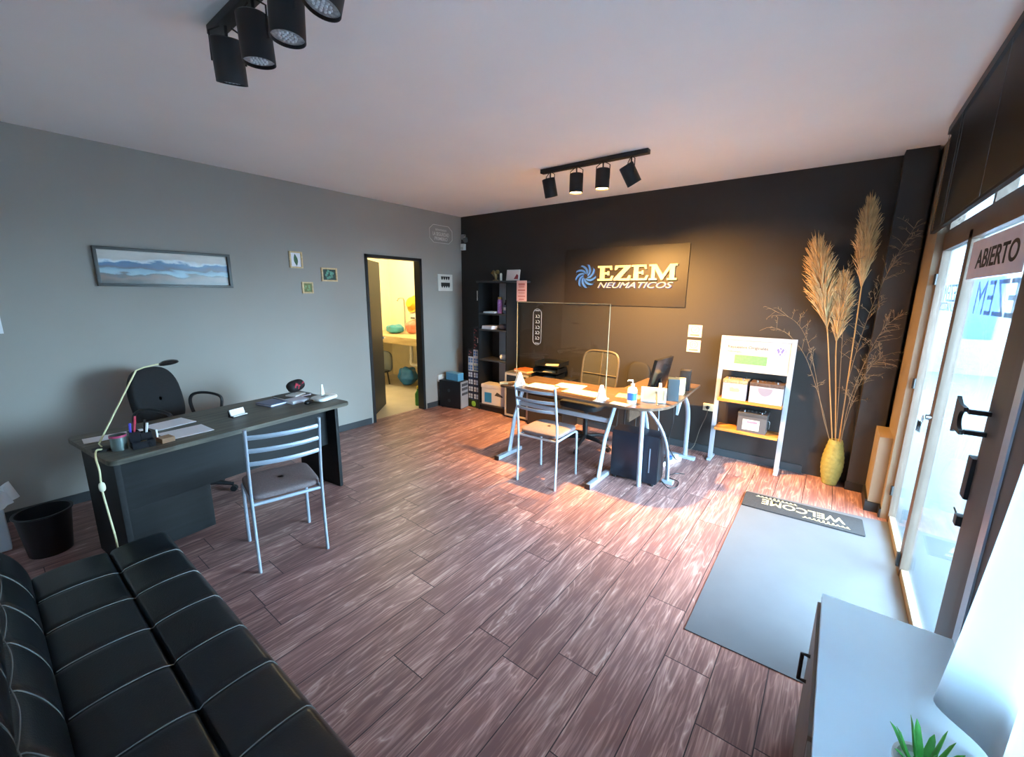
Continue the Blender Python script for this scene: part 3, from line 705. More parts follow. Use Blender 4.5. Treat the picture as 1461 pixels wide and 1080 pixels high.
sheet('paper_sheet', 'white sheet at the back of the left desk before the black chair', (1.04, -3.86), .19, .22, R(12), n=2, group='papers on the left desk')
sheet('paper_sheet', 'white papers at the far left corner of desk behind lamp arm', (1.08, -4.14), .12, .27, R(-3), n=3, group='papers on the left desk')
chd = T('card_holder', 'white card stand with dark back in the middle of the left desk', 'card holder', (1.18, -3.50, DZt), R(14))
mb = MB().box(-.03, .03, -.055, .055, 0, .006).box(-.028, -.022, -.055, .055, .006, .045); mb.build('stand', black_plastic, chd, local=True)
Mc = Matrix.Translation((-.005, 0, .008)) @ Matrix.Rotation(R(-20), 4, 'Y')
box(-.006, .006, -.05, .05, 0, .045, M=Mc).build('cards', paper, chd, local=True)
box(.012, .026, -.05, .05, .0065, .012).build('card_lip', white_plastic, chd, local=True)
bks = ((1.02, -3.205, .18, .15, 14, .018, '#6a7796', 'grey blue folder lying leftmost on the right end of the left desk'), (1.09, -3.045, .13, .15, 8, .022, '#cfd6e4', 'thick white magazine stack on the right end of the left desk'), (.905, -2.99, .18, .24, 8, .020, '#3b3a35', 'dark brown folder behind the magazines on left desk'))
for x, y, w_, l_, a, h_, c, lab in bks:
    t = T('folder', lab, 'folder', (x, y, DZt), R(a))
    mb = MB().box(-w_/2, w_/2, -l_/2, l_/2, h_-.004, h_, b=.001).box(-w_/2, w_/2, -l_/2, l_/2, 0, .004, b=.001)
    mb.build('cover', M('cover_'+c[1:], c, .5), t, local=True)
    box(-w_/2+.006, w_/2-.004, -l_/2+.005, l_/2-.005, .0042, h_-.0042).build('pages', paper, t, local=True)
ph = T('cordless_phone', 'white cordless telephone on its base at the desk right end', 'telephone', (1.20, -2.87, DZt), R(20))
MB().pillow(.075, .10, .018, .5, .5, M=Matrix.Translation((0, 0, .0185))).build('base', white_plastic, ph, local=True)
MB().tube([(-.03, .02, .03), (-.032, .022, .075), (-.035, .024, .12)], [.02, .014, .009], 10, flat=.7).build('handset', M('ivory_plastic', '#e6e2cf', .4), ph, local=True)
mb = MB()
for i in range(3):
    for j in range(4): mb.box(.012+.014*i, .022+.014*i, -.05+.014*j, -.04+.014*j, .0335, .039)
mb.build('keypad', M('key_grey', '#8b9598', .5), ph, local=True)
sl = T('sunglasses_case', 'black glasses case lying before the white telephone', 'case', (1.245, -3.02, DZt), R(30))
MB().pillow(.022, .045, .016, .7, .7, M=Matrix.Translation((0, 0, .0165))).build('body', gloss_black, sl, local=True)
cp = T('baseball_hat', 'black cap with red print propped at the back right of desk', 'cap', (.955, -2.985, DZt+.0205), R(25))
def capm(p): return Vector((p.x, p.y, p.z+.35*max(0, p.y)**1.0*.8))
MB().pillow(.05, .075, .045, .8, .8, M=Matrix.Translation((0, 0, .078)) @ Matrix.Rotation(R(55), 4, 'Y'), mod=capm).build('crown', M('cap_black', '#161214', .7), cp, local=True)
mb = MB()
for k in range(7):
    mb.tube([(.040+.006*math.sin(k), -.045+.014*k, .075+.018*math.sin(k*2.1)), (.046, -.036+.014*k, .10+.012*math.cos(k))], .006, 6)
mb.build('red_print', M('cap_red', '#c0364a', .7), cp, local=True)
box(-.05, .05, -.06, .06, .0, .012, b=.004).build('peak', white_plastic, cp, local=True)

# ================================================================== BINS LEFT
bn = T('waste_bin', 'round black plastic waste bin on the floor by the desk', 'bin', (.72, -4.48, 0))
MB().lathe([(.0, 0), (.098, 0), (.125, .262), (.131, .265), (.131, .275), (.121, .275), (.094, .006), (.0, .006)], c=(.72, -4.48, 0), n=40).build('bucket', M('bin_black', '#13161b', .4), bn)
MB().tube([(.72+.131*math.cos(t), -4.48+.131*math.sin(t), .272) for t in [2*PI*k/40 for k in range(40)]], .005, 8, closed=True).build('rim', M('bin_rim', '#1c2025', .35), bn)
wb = T('white_bin', 'white square bin lined with a plastic bag at left edge', 'bin', (.44, -4.71, 0))
box(.36, .53, -4.79, -4.63, 0.001, .33, b=.02).build('body', M('bin_white', '#d3dde6', .45), wb)
def bag(u, v):
    a = 2*PI*u; r_ = .105+.02*math.sin(3*a+1)+.012*math.sin(7*a)
    return Vector((.445+r_*math.cos(a)*(1-.25*v), -4.675+r_*math.sin(a)*(1-.25*v)*1.05, .325+.07*v*(1+.3*math.sin(4*a)) - .03*(1-v)))
MB().grid(bag, 48, 8, True).build('liner_bag', M('bag_white', '#f6f9fc', .35), wb)

# ================================================================== SOFA BED
sf = T('sofa_bed', 'black leatherette sofa bed with pale stitched grid and low seat', 'sofa', (2.68, -4.4, 0))
SX0, SX1, SY0, SY1, ST = 1.77, 3.60, -4.595, -4.09, .355
nc = 7; cw = (SX1-SX0)/nc
def prof(y):      # height over depth: two bulged halves with a crease between
    t = (y-SY0)/(SY1-SY0)
    h = .022*math.sin(PI*min(1, t/.515))**.45 if t < .515 else .022*max(0, math.sin(PI*min(1., (t-.515)/.485)))**.45
    crease = .012*math.exp(-((t-.515)/.012)**2)
    edge = .10*max(0, (t-.92)/.08)**2.2*.55
    return ST+h*.95-crease-edge
def seat_top(x, y, groove=True):
    z = prof(y)
    if groove:
        k = (x-SX0)/cw; d_ = abs(k-round(k))*cw
        if 0 < round(k) < nc: z -= .008*math.exp(-(d_/.012)**2)
        z -= .05*max(0, 1-min(x-SX0, SX1-x)/.03)**2*.6
    return z
mb = MB(); NU, NV = 7*22+1, 110
mb.grid(lambda u, v: Vector((SX0+(SX1-SX0)*u, SY0+(SY1-SY0)*v, seat_top(SX0+(SX1-SX0)*u, SY0+(SY1-SY0)*v))), NU, NV)
mb.grid(lambda u, v: Vector((SX0+(SX1-SX0)*u, SY1+.02*math.sin(PI*v)*.6, .145+(seat_top(SX0+(SX1-SX0)*u, SY1)-.145)*v)), NU, 8)
mb.grid(lambda u, v: Vector((SX0-.012*math.sin(PI*v), SY0+(SY1-SY0)*u, .145+(seat_top(SX0, SY0+(SY1-SY0)*u)-.145)*v)), NV, 8)
mb.grid(lambda u, v: Vector((SX1+.012*math.sin(PI*v), SY0+(SY1-SY0)*u, .145+(seat_top(SX1, SY0+(SY1-SY0)*u)-.145)*v)), NV, 8)
mb.box(SX0, SX1, SY0, SY1, .13, .146)
seat = mb.build('seat', leather, sf, ang=60)
for k in range(1, nc):
    x = SX0+cw*k
    MB().tube([(x, SY0+.01+(SY1-SY0-.02)*t, prof(SY0+.01+(SY1-SY0-.02)*t)-.0025) for t in [q/40 for q in range(41)]], .0019, 6).build('piping', piping_m, seat)
# backrest tilted back from the hinge line
bt = R(20); HY, HZ = -4.596, .325; BL = .46
def bk_pt(x, s, off):
    return Vector((x, HY-math.sin(bt)*s+math.cos(bt)*off, HZ+math.cos(bt)*s+math.sin(bt)*off))
def bk_off(x, s):
    t = s/BL; h = .03*abs(math.sin(PI*min(1, t/.52)))**.6 if t < .52 else .03*max(0, math.sin(PI*(t-.52)/.48))**.6
    k = (x-SX0)/cw; d_ = abs(k-round(k))*cw
    g = .008*math.exp(-(d_/.012)**2) if 0 < round(k) < nc else 0
    return h-g-.012*math.exp(-((t-.52)/.025)**2)-.04*max(0, 1-min(x-SX0, SX1-x)/.03)**2*.6
mb = MB()
mb.grid(lambda u, v: bk_pt(SX0+(SX1-SX0)*u, BL*v, bk_off(SX0+(SX1-SX0)*u, BL*v)), NU, 50)
mb.grid(lambda u, v: bk_pt(SX0+(SX1-SX0)*u, BL*v, -.12), 20, 8)
for s_ in (0, BL): mb.grid(lambda u, v: bk_pt(SX0+(SX1-SX0)*u, s_+.02*(1 if s_ else 0)*math.sin(PI*v), -.12+v*(.12+bk_off(SX0+(SX1-SX0)*u, s_))), NU, 6)
for x_ in (SX0, SX1): mb.grid(lambda u, v: bk_pt(x_, BL*u, -.12+v*(.12+bk_off(x_, BL*u))), 50, 6)
bkr = mb.build('backrest', leather, sf, ang=60)
for k in range(1, nc):
    x = SX0+cw*k
    MB().tube([bk_pt(x, BL*t, bk_off(x+.05, BL*t)*.92-.002) for t in [q/40 for q in range(41)]], .0019, 6).build('piping', piping_m, bkr)
MB().tube([bk_pt(SX0+(SX1-SX0)*t, BL*.52, .006+.012*abs(math.sin(PI*nc*t))) for t in [q/140 for q in range(141)]], .0019, 6).build('piping', piping_m, bkr)
for x in (1.95, 3.42):
    for y in (-4.5, -4.18): MB().tube([(x, y, 0), (x, y, .132)], [.018, .024], 12).build('leg', chrome, sf)

# ================================================================== WHITE CABINET
wc = T('low_cabinet', 'low white topped cabinet beside the curtain at right', 'cabinet', (4.74, -3.5, 0))
CX0, CX1, CY0, CY1, CH = 4.582, 4.905, -4.1, -2.877, .60
box(CX0-.004, CX1, CY0, CY1, CH-.025, CH, b=.002).build('top', white_lam, wc)
box(CX0+.004, CX1-.002, CY0+.006, CY1-.006, .04, CH-.026).build('body', M('cabinet_grey', '#8e8a86', .5), wc)
for k in range(2):
    ya, yb = CY1-.012-.60*k, CY1-.012-.60*k-.585
    dr = box(CX0-.013, CX0+.003, yb, ya, .05, CH-.03, b=.002).build('door', M('cabinet_door_grey', '#77736f', .5), wc)
    yh = ya-.15 if k == 0 else ya-.5
    MB().tube([(CX0-.013, yh, .455), (CX0-.035, yh, .455), (CX0-.035, yh-.0, .355), (CX0-.013, yh, .355)], .006, 8).build('handle', matte_black, dr)
box(CX0+.02, CX1-.02, CY0+.03, CY1-.03, 0.001, .039).build('plinth_base', black_trim, wc)
pt = T('potted_plant', 'small spiky green plant standing on the white cabinet', 'plant', (4.755, -3.52, CH+.001))
MB().lathe([(.0, 0), (.035, 0), (.046, .075), (.049, .075), (.049, .085), (.042, .085), (.04, .07), (.0, .07)], c=(4.755, -3.52, CH+.001), n=28).build('pot', M('pot_white', '#d8d6d0', .4), pt)
for k in range(14):
    a = k*2.4; rr = .02+.004*(k % 5); tilt = .25+.045*k
    base = Vector((4.755+.4*rr*math.cos(a), -3.52+.4*rr*math.sin(a), CH+.07)); dr_ = Vector((math.cos(a)*math.sin(tilt), math.sin(a)*math.sin(tilt), math.cos(tilt)))
    ln = .105-.003*k
    MB().tube([base, base+dr_*ln*.4, base+dr_*ln*.8+Vector((0, 0, .004)), base+dr_*ln], [.006, .0085, .005, .0006], 6, flat=.4).build('leaf', M('plant_green', '#4fae4a', .45, var=.35, vscale=25), pt)

# ================================================================== VINYL SHEET AND DOOR MAT
t = single(MB().prism([(4.077, -.74), (4.982, -.66), (4.982, -2.62), (4.091, -2.635)], .0005, .004), 'vinyl_sheet', vinyl_m, 'large pale grey vinyl sheet on the floor inside glass door', 'floor sheet', (4.5, -1.6, 0), smooth=False)
dm = T('door_mat', 'dark grey doormat with upside down cream lettering across vinyl sheet', 'doormat', (4.457, -.897, .0045), R(2.2))
MB().prism(rrect(-.382, .382, -.138, .138, .01, 2), 0, .009, b=.002).build('mat_base', M('mat_grey', '#26292d', .9, var=.2, vscale=80, bump=.4, bscale=400), dm, local=True)
matc = M('mat_cream', '#b3a981', .9, var=.1, vscale=80)
F180 = Matrix.Translation((0, 0, .009)) @ Matrix.Rotation(PI, 4, 'Z')
txt('WELCOME', .53, .095, F180 @ Matrix.Translation((-.01, -.012, 0)), matc, 'lettering', dm, .0008, local=True, bold=.02)
def scroll(x0, x1, y, amp, n=70):
    return [F180 @ Vector((x0+(x1-x0)*k/n+.012*math.sin(k*.9), y+amp*math.cos(k*.9)*(1.-.4*math.sin(k*.13)), .001)) for k in range(n+1)]
MB().tube(scroll(-.30, -.02, .082, .016), .0022, 5).build('script_flourish', matc, dm, local=True)
MB().tube(scroll(.02, .30, -.095, .015), .0022, 5).build('script_flourish', matc, dm, local=True)

# ================================================================== DISPLAY STAND WITH BATTERIES
st = T('display_stand', 'grey metal display stand with header sign and two orange shelves', 'display stand', (3.935, -.14, 0))
for x in (3.647, 4.222):
    lg = MB().box(x-.02, x+.02, -.015, .015, 0, 1.235, b=.004, M=Matrix.Translation((0, -.165, .02)) @ Matrix.Rotation(R(-2.2), 4, 'X')).build('upright', grey_alu, st)
    box(x-.018, x+.018, -.235, -.05, .0005, .022, b=.004).build('foot', steel, lg)
MB().box(3.667, 4.202, -.013, .013, 1.195, 1.235, b=.003, M=Matrix.Translation((0, -.165, .02)) @ Matrix.Rotation(R(-2.2), 4, 'X')).build('top_rail', grey_alu, st)
Mp = Matrix.Translation((0, -.165, .02)) @ Matrix.Rotation(R(-2.2), 4, 'X')
sgn = box(3.668, 4.201, -.008, .006, .905, 1.194, M=Mp).build('sign_panel', M('sign_ivory', '#b3aea4', .5), st)
Mt = lambda x, z: Mp @ WB(x, -.0085, z)
txt('Repuestos Originales', .335, .036, Mt(3.86, 1.130), M('sign_grey_text', '#3f3c48', .6), 'lettering', sgn, .0008, bold=.015)
txt('Volkswagen', .12, .019, Mt(3.752, 1.087), M('sign_grey_text', '#3f3c48', .6), 'lettering', sgn, .0008, bold=.01)
box(3.76, 4.03, -.0095, -.0082, .975, 1.06, M=Mp).build('green_label', M('label_green', '#5d9a58', .6, var=.15, vscale=60), sgn)
emb = MB().lathe([(.0, 0), (.042, 0), (.044, .003), (.0, .003)], M=Mt(4.125, 1.118), n=36).build('round_emblem', M('emblem_violet', '#6a63a8', .4), sgn)
mb = MB(); mb.tube([Mt(4.125, 1.118) @ Vector((.037*math.cos(a), .037*math.sin(a), .0035)) for a in [2*PI*k/36 for k in range(36)]], .0022, 6, closed=True)
for p0, p1 in (((-.014, .033), (0, .004)), ((0, .004), (.014, .033)), ((-.033, .016), (-.015, -.032)), ((-.015, -.032), (0, -.004)), ((0, -.004), (.015, -.032)), ((.015, -.032), (.033, .016))):
    mb.tube([Mt(4.125, 1.118) @ Vector((p0[0], p0[1], .0035)), Mt(4.125, 1.118) @ Vector((p1[0], p1[1], .0035))], .003, 6)
mb.build('emblem_letters', M('emblem_white', '#eceaf2', .4), emb)
SHZ = (.655, .36)
for z in SHZ: box(3.668, 4.201, -.235, -.03, z-.025, z, b=.003).build('shelf', orange_wood, st)
def battery(label, x0, x1, y0, y1, z, h, body, lidc, kind):
    t = T('car_battery', label, 'car battery', ((x0+x1)/2, (y0+y1)/2, z), group='car batteries on the display stand')
    box(x0, x1, y0, y1, z, z+h*.76, b=.004).build('case', body, t)
    ld = box(x0-.002, x1+.002, y0-.002, y1+.002, z+h*.765, z+h*.93, b=.004).build('lid', lidc, t)
    for s in (.2, .8): MB().lathe([(.009, 0), (.008, .018)], c=(x0+(x1-x0)*s, y0+.03, z+h*.93), n=12).build('terminal', M('lead', '#77777a', .4, metal=.8), ld)
    mb = MB()
    for k in range(6): mb.lathe([(.010, 0), (.010, .006)], c=(x0+(x1-x0)*(.17+.132*k), (y0+y1)/2+.01, z+h*.93), n=12)
    mb.build('filler_caps', lidc, ld)
    MB().tube([(x0+.03, y1-.03, z+h*.93), (x0+.035, y1-.03, z+h), (x1-.035, y1-.03, z+h), (x1-.03, y1-.03, z+h*.93)], .005, 6).build('carry_handle', black_plastic, ld)
    return t
lilac = M('battery_lilac', '#9a94a0', .45); bw = M('battery_pale', '#a29da4', .45)
lid_sand = M('battery_sand_lid', '#8d7b60', .5, var=.4, vscale=70); lid_brown = M('battery_brown_lid', '#4a3b32', .5, var=.4, vscale=70)
b1 = battery('left lilac car battery on the upper shelf of the display stand', 3.70, 3.905, -.215, -.04, .6555, .205, lilac, lid_sand, 0)
MB().prism([(-.035, -.02), (.04, -.02), (.05, .0), (.035, .02), (.0, .012), (-.01, .024), (-.04, .018)], 0, .0008, M=WB(3.80, -.2152, .752)).build('yellow_print', M('battery_yellow', '#cdbb6e', .5), b1); box(3.755, 3.865, -.2162, -.2151, .708, .724).build('label_strip', M('label_tan', '#b9a692', .6), b1)
b2 = battery('right white car battery with grey half disc on the upper shelf', 3.93, 4.195, -.215, -.04, .6555, .205, bw, lid_brown, 1)
MB().prism([(.06*math.cos(PI+PI*k/16), .075*math.sin(PI+PI*k/16)) for k in range(17)], 0, .001, M=WB(4.055, -.2151, .80)).build('half_disc', M('battery_grey_disc', '#77737e', .5), b2)
b3 = battery('dark grey car battery with white label alone on the lower shelf', 3.86, 4.10, -.215, -.05, .3605, .20, M('battery_dark', '#4c4a4b', .45), M('battery_dark_lid', '#3a3a3b', .45), 2)
lb = box(3.905, 4.045, -.2165, -.2151, .385, .485).build('white_label', M('label_white', '#b5b5ac', .5), b3)
MB().prism([(-.045, -.008), (.04, -.012), (.045, .008), (.02, .012), (-.01, .006), (-.045, .010)], 0, .0006, M=WB(3.985, -.2166, .462)).build('red_print', M('label_red', '#c4687a', .5), lb)
MB().tube([(4.10, -.13, .48), (4.116, -.13, .47), (4.116, -.13, .41), (4.10, -.13, .40)], .006, 6).build('side_handle', M('battery_dark_lid', '#3a3a3b', .45), b3)

p = T('wall_outlet', 'cream double outlet plate on black wall left of display stand', 'socket', (3.565, 0, .49))
box(3.50, 3.64, -.02, -.001, .455, .53, b=.004).build('plate', M('outlet_cream', '#d8c8a8', .5), p)
MB().lathe([(.017, 0), (.017, .022), (.012, .026)], M=Matrix.Rotation(PI/2, 4, 'X'), c=(3.55, -.02, .492), n=14).build('plug', black_plastic, p)
single(MB().tube(spline([(3.55, -.05, .485), (3.55, -.055, .42), (3.50, -.06, .25), (3.46, -.08, .06), (3.40, -.14, .008), (3.36, -.26, .008)], 6), .0035, 6), 'outlet_cord', M('cord_tan', '#5d5348', .6), 'thin cord drooping from the cream wall outlet to the floor', 'cable', (3.5, -.06, 0))

# ================================================================== VASE AND DRIED GRASSES
VX, VY = 4.622, -.115
vs = T('floor_vase', 'yellow green woven floor vase in the back corner', 'vase', (VX, VY, 0))
pr = [(.0, .0), (.046, .0)]
for k in range(41):
    t_ = k/40; r_ = .048+.036*math.sin(PI*(t_**.9)*.86+.18)**1.3 - .006*t_
    pr.append((r_+.0016*math.sin(t_*62), .004+.405*t_))
pr += [(pr[-1][0]-.006, .409), (pr[-1][0]-.012, .38), (.045, .2), (.0, .02)]
MB().lathe(pr, c=(VX, VY, 0.001), n=44).build('body', M('vase_straw', '#8d8645', .7, var=.14, vscale=40, bump=.3, bscale=90), vs)
def pampas(label, base, b, tip, rad, n, seed, droop=.10):
    rnd = random.Random(seed)
    t = T('pampas_grass', label, 'dried grass', base, group='pampas plumes in the floor vase'); t['kind'] = 'thing'
    base, b, tip = Vector(base), Vector(b), Vector(tip)
    ax = (tip-b).normalized(); Ln = (tip-b).length
    MB().tube(spline([base, base.lerp(b, .5)+Vector((0, -.005, 0)), b, b+ax*Ln*.6], 6), [.0055]*13+[.003]*6 if False else .0045, 7).build('stem', strawm, t)
    e1 = ax.cross(Vector((0, 1, 0))).normalized(); e2 = ax.cross(e1)
    mb = MB()
    for i in range(n):
        s = rnd.random()**.9; a = rnd.random()*2*PI
        pos = b+ax*(Ln*.80*s)
        wid = rad*(math.sin(PI*min(1, .10+.86*s))**.7)*(.55+.6*rnd.random())
        d_ = e1*math.cos(a)+e2*math.sin(a)*.75
        l_ = Ln*(.20+.14*rnd.random())
        p1 = pos+d_*wid*.55+ax*l_*.45; p2 = pos+d_*wid*1.05+ax*l_*.8; p3 = pos+d_*wid*1.25+ax*l_*(1.0-droop*rnd.random()*2)
        mb.tube([pos, p1, p2, p3], [.0012, .0028, .0022, .0004], 3)
    mb.build('plume', plumem, t, ang=180)
vz = .36
pampas('left pampas plume of the vase, leaning toward the display stand', (VX-.02, VY, vz), (4.437, -.145, 1.36), (4.272, -.15, 2.10), .105, 760, 3)
pampas('tallest pampas plume in the vase, rising at right near the column', (VX+.02, VY-.01, vz), (4.612, -.19, 1.69), (4.58, -.2, 2.37), .072, 620, 5)
pampas('shortest pampas plume in the vase, behind the left one', (VX, VY+.01, vz), (4.512, -.13, 1.25), (4.495, -.14, 1.82), .08, 560, 9)
def twig(label, pts, branches, seed):
    rnd = random.Random(seed)
    t = T('dried_twig', label, 'dried twig', pts[0], group='dry twigs in the floor vase')
    sp = spline(pts, 8); m = len(sp)
    MB().tube(sp, [.003*(1-.75*i/m) for i in range(m)], 6).build('stem', twigm, t)
    mb = MB()
    for i in range(branches):
        k = int(m*(.35+.64*(i/branches))); k = min(k, m-2); p0 = sp[k]; tg = (sp[k+1]-sp[k-1]).normalized()
        side = Vector((rnd.uniform(-1, 1), rnd.uniform(-.5, .5), rnd.uniform(-.7, .9))).normalized()
        l_ = .05+.10*rnd.random(); dr_ = (tg*.8+side*.8).normalized()
        q = [p0, p0+dr_*l_*.5, p0+dr_*l_+Vector((0, 0, -.02*rnd.random()))]
        mb.tube(q, [.0016, .0012, .0006], 4)
        for j in range(4):
            c = q[1].lerp(q[2], j/3.); n_ = (dr_+Vector((rnd.uniform(-.9, .9), rnd.uniform(-.4, .4), rnd.uniform(-.9, .4)))).normalized()
            mb.tube([c, c+n_*.012, c+n_*.030], [.0007, .0034, .0004], 4, flat=.4)
    mb.build('leaflets', twigm, t, ang=180, kind='stuff')
twig('thin twig arching left from the vase above the display stand', [(VX-.03, VY, vz), (4.50, -.13, .62), (4.35, -.15, 1.15), (4.22, -.15, 1.40), (4.02, -.15, 1.51)], 16, 1)
twig('thin twig arching left just over the stand header', [(VX-.035, VY, vz), (4.48, -.12, .70), (4.32, -.13, 1.10), (4.16, -.13, 1.30), (4.02, -.14, 1.36)], 13, 2)
twig('leafy twig reaching up right across the black column', [(VX+.03, VY-.02, vz), (4.63, -.18, .9), (4.68, -.22, 1.45), (4.76, -.25, 1.85), (4.86, -.30, 2.16)], 46, 3)
twig('twig bending right at mid height toward the door frame', [(VX+.035, VY-.02, vz), (4.66, -.18, .75), (4.72, -.23, 1.15), (4.78, -.27, 1.38), (4.84, -.30, 1.48)], 30, 4)
twig('lowest twig spreading right above the vase', [(VX+.03, VY-.03, vz), (4.66, -.21, .60), (4.69, -.28, .90), (4.75, -.33, 1.10), (4.81, -.36, 1.20)], 28, 5)
twig('upright twig between the two pampas plumes', [(VX, VY-.02, vz), (4.58, -.17, .9), (4.53, -.2, 1.5), (4.52, -.2, 1.8), (4.54, -.2, 2.02)], 22, 6)

# ================================================================== SCREEN DESK
D2 = T('corner_desk', 'corner desk with brown top on grey tubular legs before black wall', 'desk', (2.7, -1.0, 0))
top = [(1.955, -1.475), (3.165, -1.475)] + [tuple(p.xy) for p in bez((3.20, -1.475, 0), (3.36, -1.475, 0), (3.50, -1.38, 0), (3.525, -1.16, 0), 8)] + [(3.525, -.9), (3.505, -.6), (3.49, -.17), (2.95, -.17), (2.95, -.80), (2.88, -.87), (1.955, -.87)]
MB().prism(top, .728, .75, b=.003).build('tabletop', tabletop_m, D2)
def tleg(x, xt):
    lg = MB().tube([(x, -1.36, .035), (x+.015, -1.30, .38), (xt, -1.22, .727)], .028, 12, flat=.55).build('leg', steel, D2)
    MB().box(x-.022, x+.022, -1.56, -1.17, .0005, .038, b=.006).build('foot_bar', steel, lg)
    box(x-.024, x+.024, -1.575, -1.558, .0, .04, b=.004).build('foot_cap', black_plastic, lg)
tleg(1.985, 2.06); tleg(2.99, 3.06)
box(2.03, 3.03, -1.275, -1.25, .52, .56, b=.004).build('crossbar', steel, D2)
def arc_leg(p0, p1, p2, p3, foot):
    lg = MB().tube(bez(p0, p1, p2, p3, 14), .022, 10, flat=.6).build('leg', steel, D2)
    MB().box(foot[0], foot[1], foot[2], foot[3], .0005, .034, b=.005).build('foot_bar', steel, lg)
MB().tube([(3.345, -1.375, .727), (3.315, -1.20+.0, .0005)] if False else [(3.345, -1.36, .727), (3.312, -1.235, .0005)], .019, 10).build('leg', steel, D2)
arc_leg((3.37, -1.33, .727), (3.49, -1.22, .56), (3.485, -1.03, .35), (3.485, -1.02, .03), (3.447, 3.54, -1.045, -.995))
arc_leg((3.49, -.72, .727), (3.50, -.52, .58), (3.44, -.34, .38), (3.44, -.31, .03), (3.24, 3.54, -.345, -.295))
arc_leg((3.26, -1.30, .727), (3.22, -1.18, .60), (3.26, -.98, .40), (3.27, -.97, .03), (3.12, 3.30, -.98, -.94)) if False else MB().tube(bez((3.26, -1.30, .727), (3.20, -1.0, .71), (3.25, -.91, .62), (3.26, -.91, .03), 12), .02, 10, flat=.6).build('leg', steel, D2)
MB().prism([(0, 0), (.10, 0), (0, -.12)], 0, .02, M=Matrix(((0, 0, 1, 3.485), (1, 0, 0, -.93), (0, 1, 0, .726), (0, 0, 0, 1)))).build('corner_bracket', steel, D2)
box(2.98, 3.0, -.75, -.22, .40, .727).build('modesty_panel', tabletop_m, D2)
# acrylic counter screen
sc_ = T('acrylic_screen', 'clear acrylic counter screen on white triangular feet standing on desk', 'screen', (2.55, -1.38, .751), R(-1.2))
box(-.475, .475, -.002, .002, .018, .80).build('panel', acrylic, sc_, local=True, smooth=False)
edge = M('acrylic_edge', '#c9b78f', .25)
mb = MB().box(-.479, -.475, -.0035, .0035, .018, .80).box(.475, .479, -.0035, .0035, .018, .80).box(-.479, .479, -.0035, .0035, .80, .805); mb.build('polished_edge', edge, sc_, local=True, smooth=False)
for s in (-1, 1):
    MB().prism([(-.085, 0), (.085, 0), (.012, .13), (-.012, .13)], -.010, -.004, M=Matrix(((0, 0, 1, s*.44), (1, 0, 0, 0), (0, 1, 0, .0005), (0, 0, 0, 1)))).prism([(-.085, 0), (.085, 0), (.012, .13), (-.012, .13)], .004, .010, M=Matrix(((0, 0, 1, s*.44), (1, 0, 0, 0), (0, 1, 0, .0005), (0, 0, 0, 1)))).box(s*.44-.035, s*.44+.035, -.085, .085, .0, .004).prism([(-.045, 0), (.045, 0), (.0, .12)], .0045, .0075, M=WB(s*.44, 0, .0005)).build('triangular_foot', M('foot_white', '#dfe2e6', .4), sc_, local=True)
stk = T('screen_sticker', 'tall pill shaped white pictogram sticker on the clear screen', 'sticker', (2.31, -1.3885, 1.33))
pill = [(.045*math.cos(PI*k/10), .12+.045*math.sin(PI*k/10)) for k in range(11)]+[(.045*math.cos(PI+PI*k/10), -.12+.045*math.sin(PI+PI*k/10)) for k in range(11)]
wdec = M('sticker_white', '#d8d2c4', .6); Ms_ = WB(2.31, -1.380, 1.33)
MB().tube([Ms_ @ Vector((x, y, .0)) for x, y in pill], .002, 5, closed=True).build('outline', wdec, stk)
for k in range(5):
    z = .10-.05*k; mb = MB()
    mb.tube([Ms_ @ Vector(q) for q in ((-.014, z+.012, .0005), (-.006, z-.004, .0005), (-.018, z-.012, .0005), (.022, z-.013, .0005), (.024, z+.004, .0005), (.006, z+.012, .0005))], .0028, 5)
    mb.build('pictogram', wdec, stk)
for z in (-.15, .15): MB().prism([(-.022, z-.005), (.022, z-.005), (.022, z+.005), (-.022, z+.005)], 0, .001, M=Ms_).build('end_bar', wdec, stk)

# things on the screen desk
TZ = .7515
def psheet(lab, c, w, l, a, m=None, n=2): return sheet('desk_paper', lab, c, w, l, R(a), m=m, group='papers on the screen desk', z=TZ, n=n)
psheet('white papers at the left end of screen desk in front of screen', (2.32, -1.27), .30, .19, 4)
psheet('cream lit papers in the middle of screen desk behind the screen', (2.745, -1.26), .36, .18, -3, m=paper_warm, n=3)
psheet('lilac white sheet under the screen near the middle', (2.52, -1.10), .28, .2, 8)
psheet('cream card lying at the front edge near the right screen foot', (3.17, -1.42), .15, .085, -4, m=paper_warm)
psheet('cream paper strip along the right side of the screen desk', (3.42, -1.27), .10, .22, 28, m=paper_warm) if False else psheet('yellow sheet behind the sanitizer bottle', (3.12, -1.12), .20, .15, 12, m=M('paper_yellow', '#e6cf7e', .8))
single(MB().box(-.09, .09, -.018, .018, 0, .022, b=.002, M=Matrix.Translation((1.998, -1.40, TZ)) @ Matrix.Rotation(R(40), 4, 'Z')), 'wooden_strip', M('strip_wood', '#c2a679', .6), 'short pale wooden strip at the left corner of screen desk', 'strip', (1.998, -1.40, TZ))
sb = T('sanitizer_bottle', 'clear pump sanitizer bottle with blue label on screen desk', 'bottle', (3.235, -1.33, TZ))
MB().lathe([(.0, 0), (.036, 0), (.039, .008), (.039, .115), (.030, .135), (.014, .142), (.014, .15), (.0, .15)], c=(3.235, -1.33, TZ), n=28).build('body', M('bottle_clear', '#d9dde0', .15), sb)
MB().lathe([(.0395, .0), (.0395, .062)], c=(3.235, -1.33, TZ+.03), n=28, cap=False).build('label', M('label_blue', '#2d62d6', .4), sb)
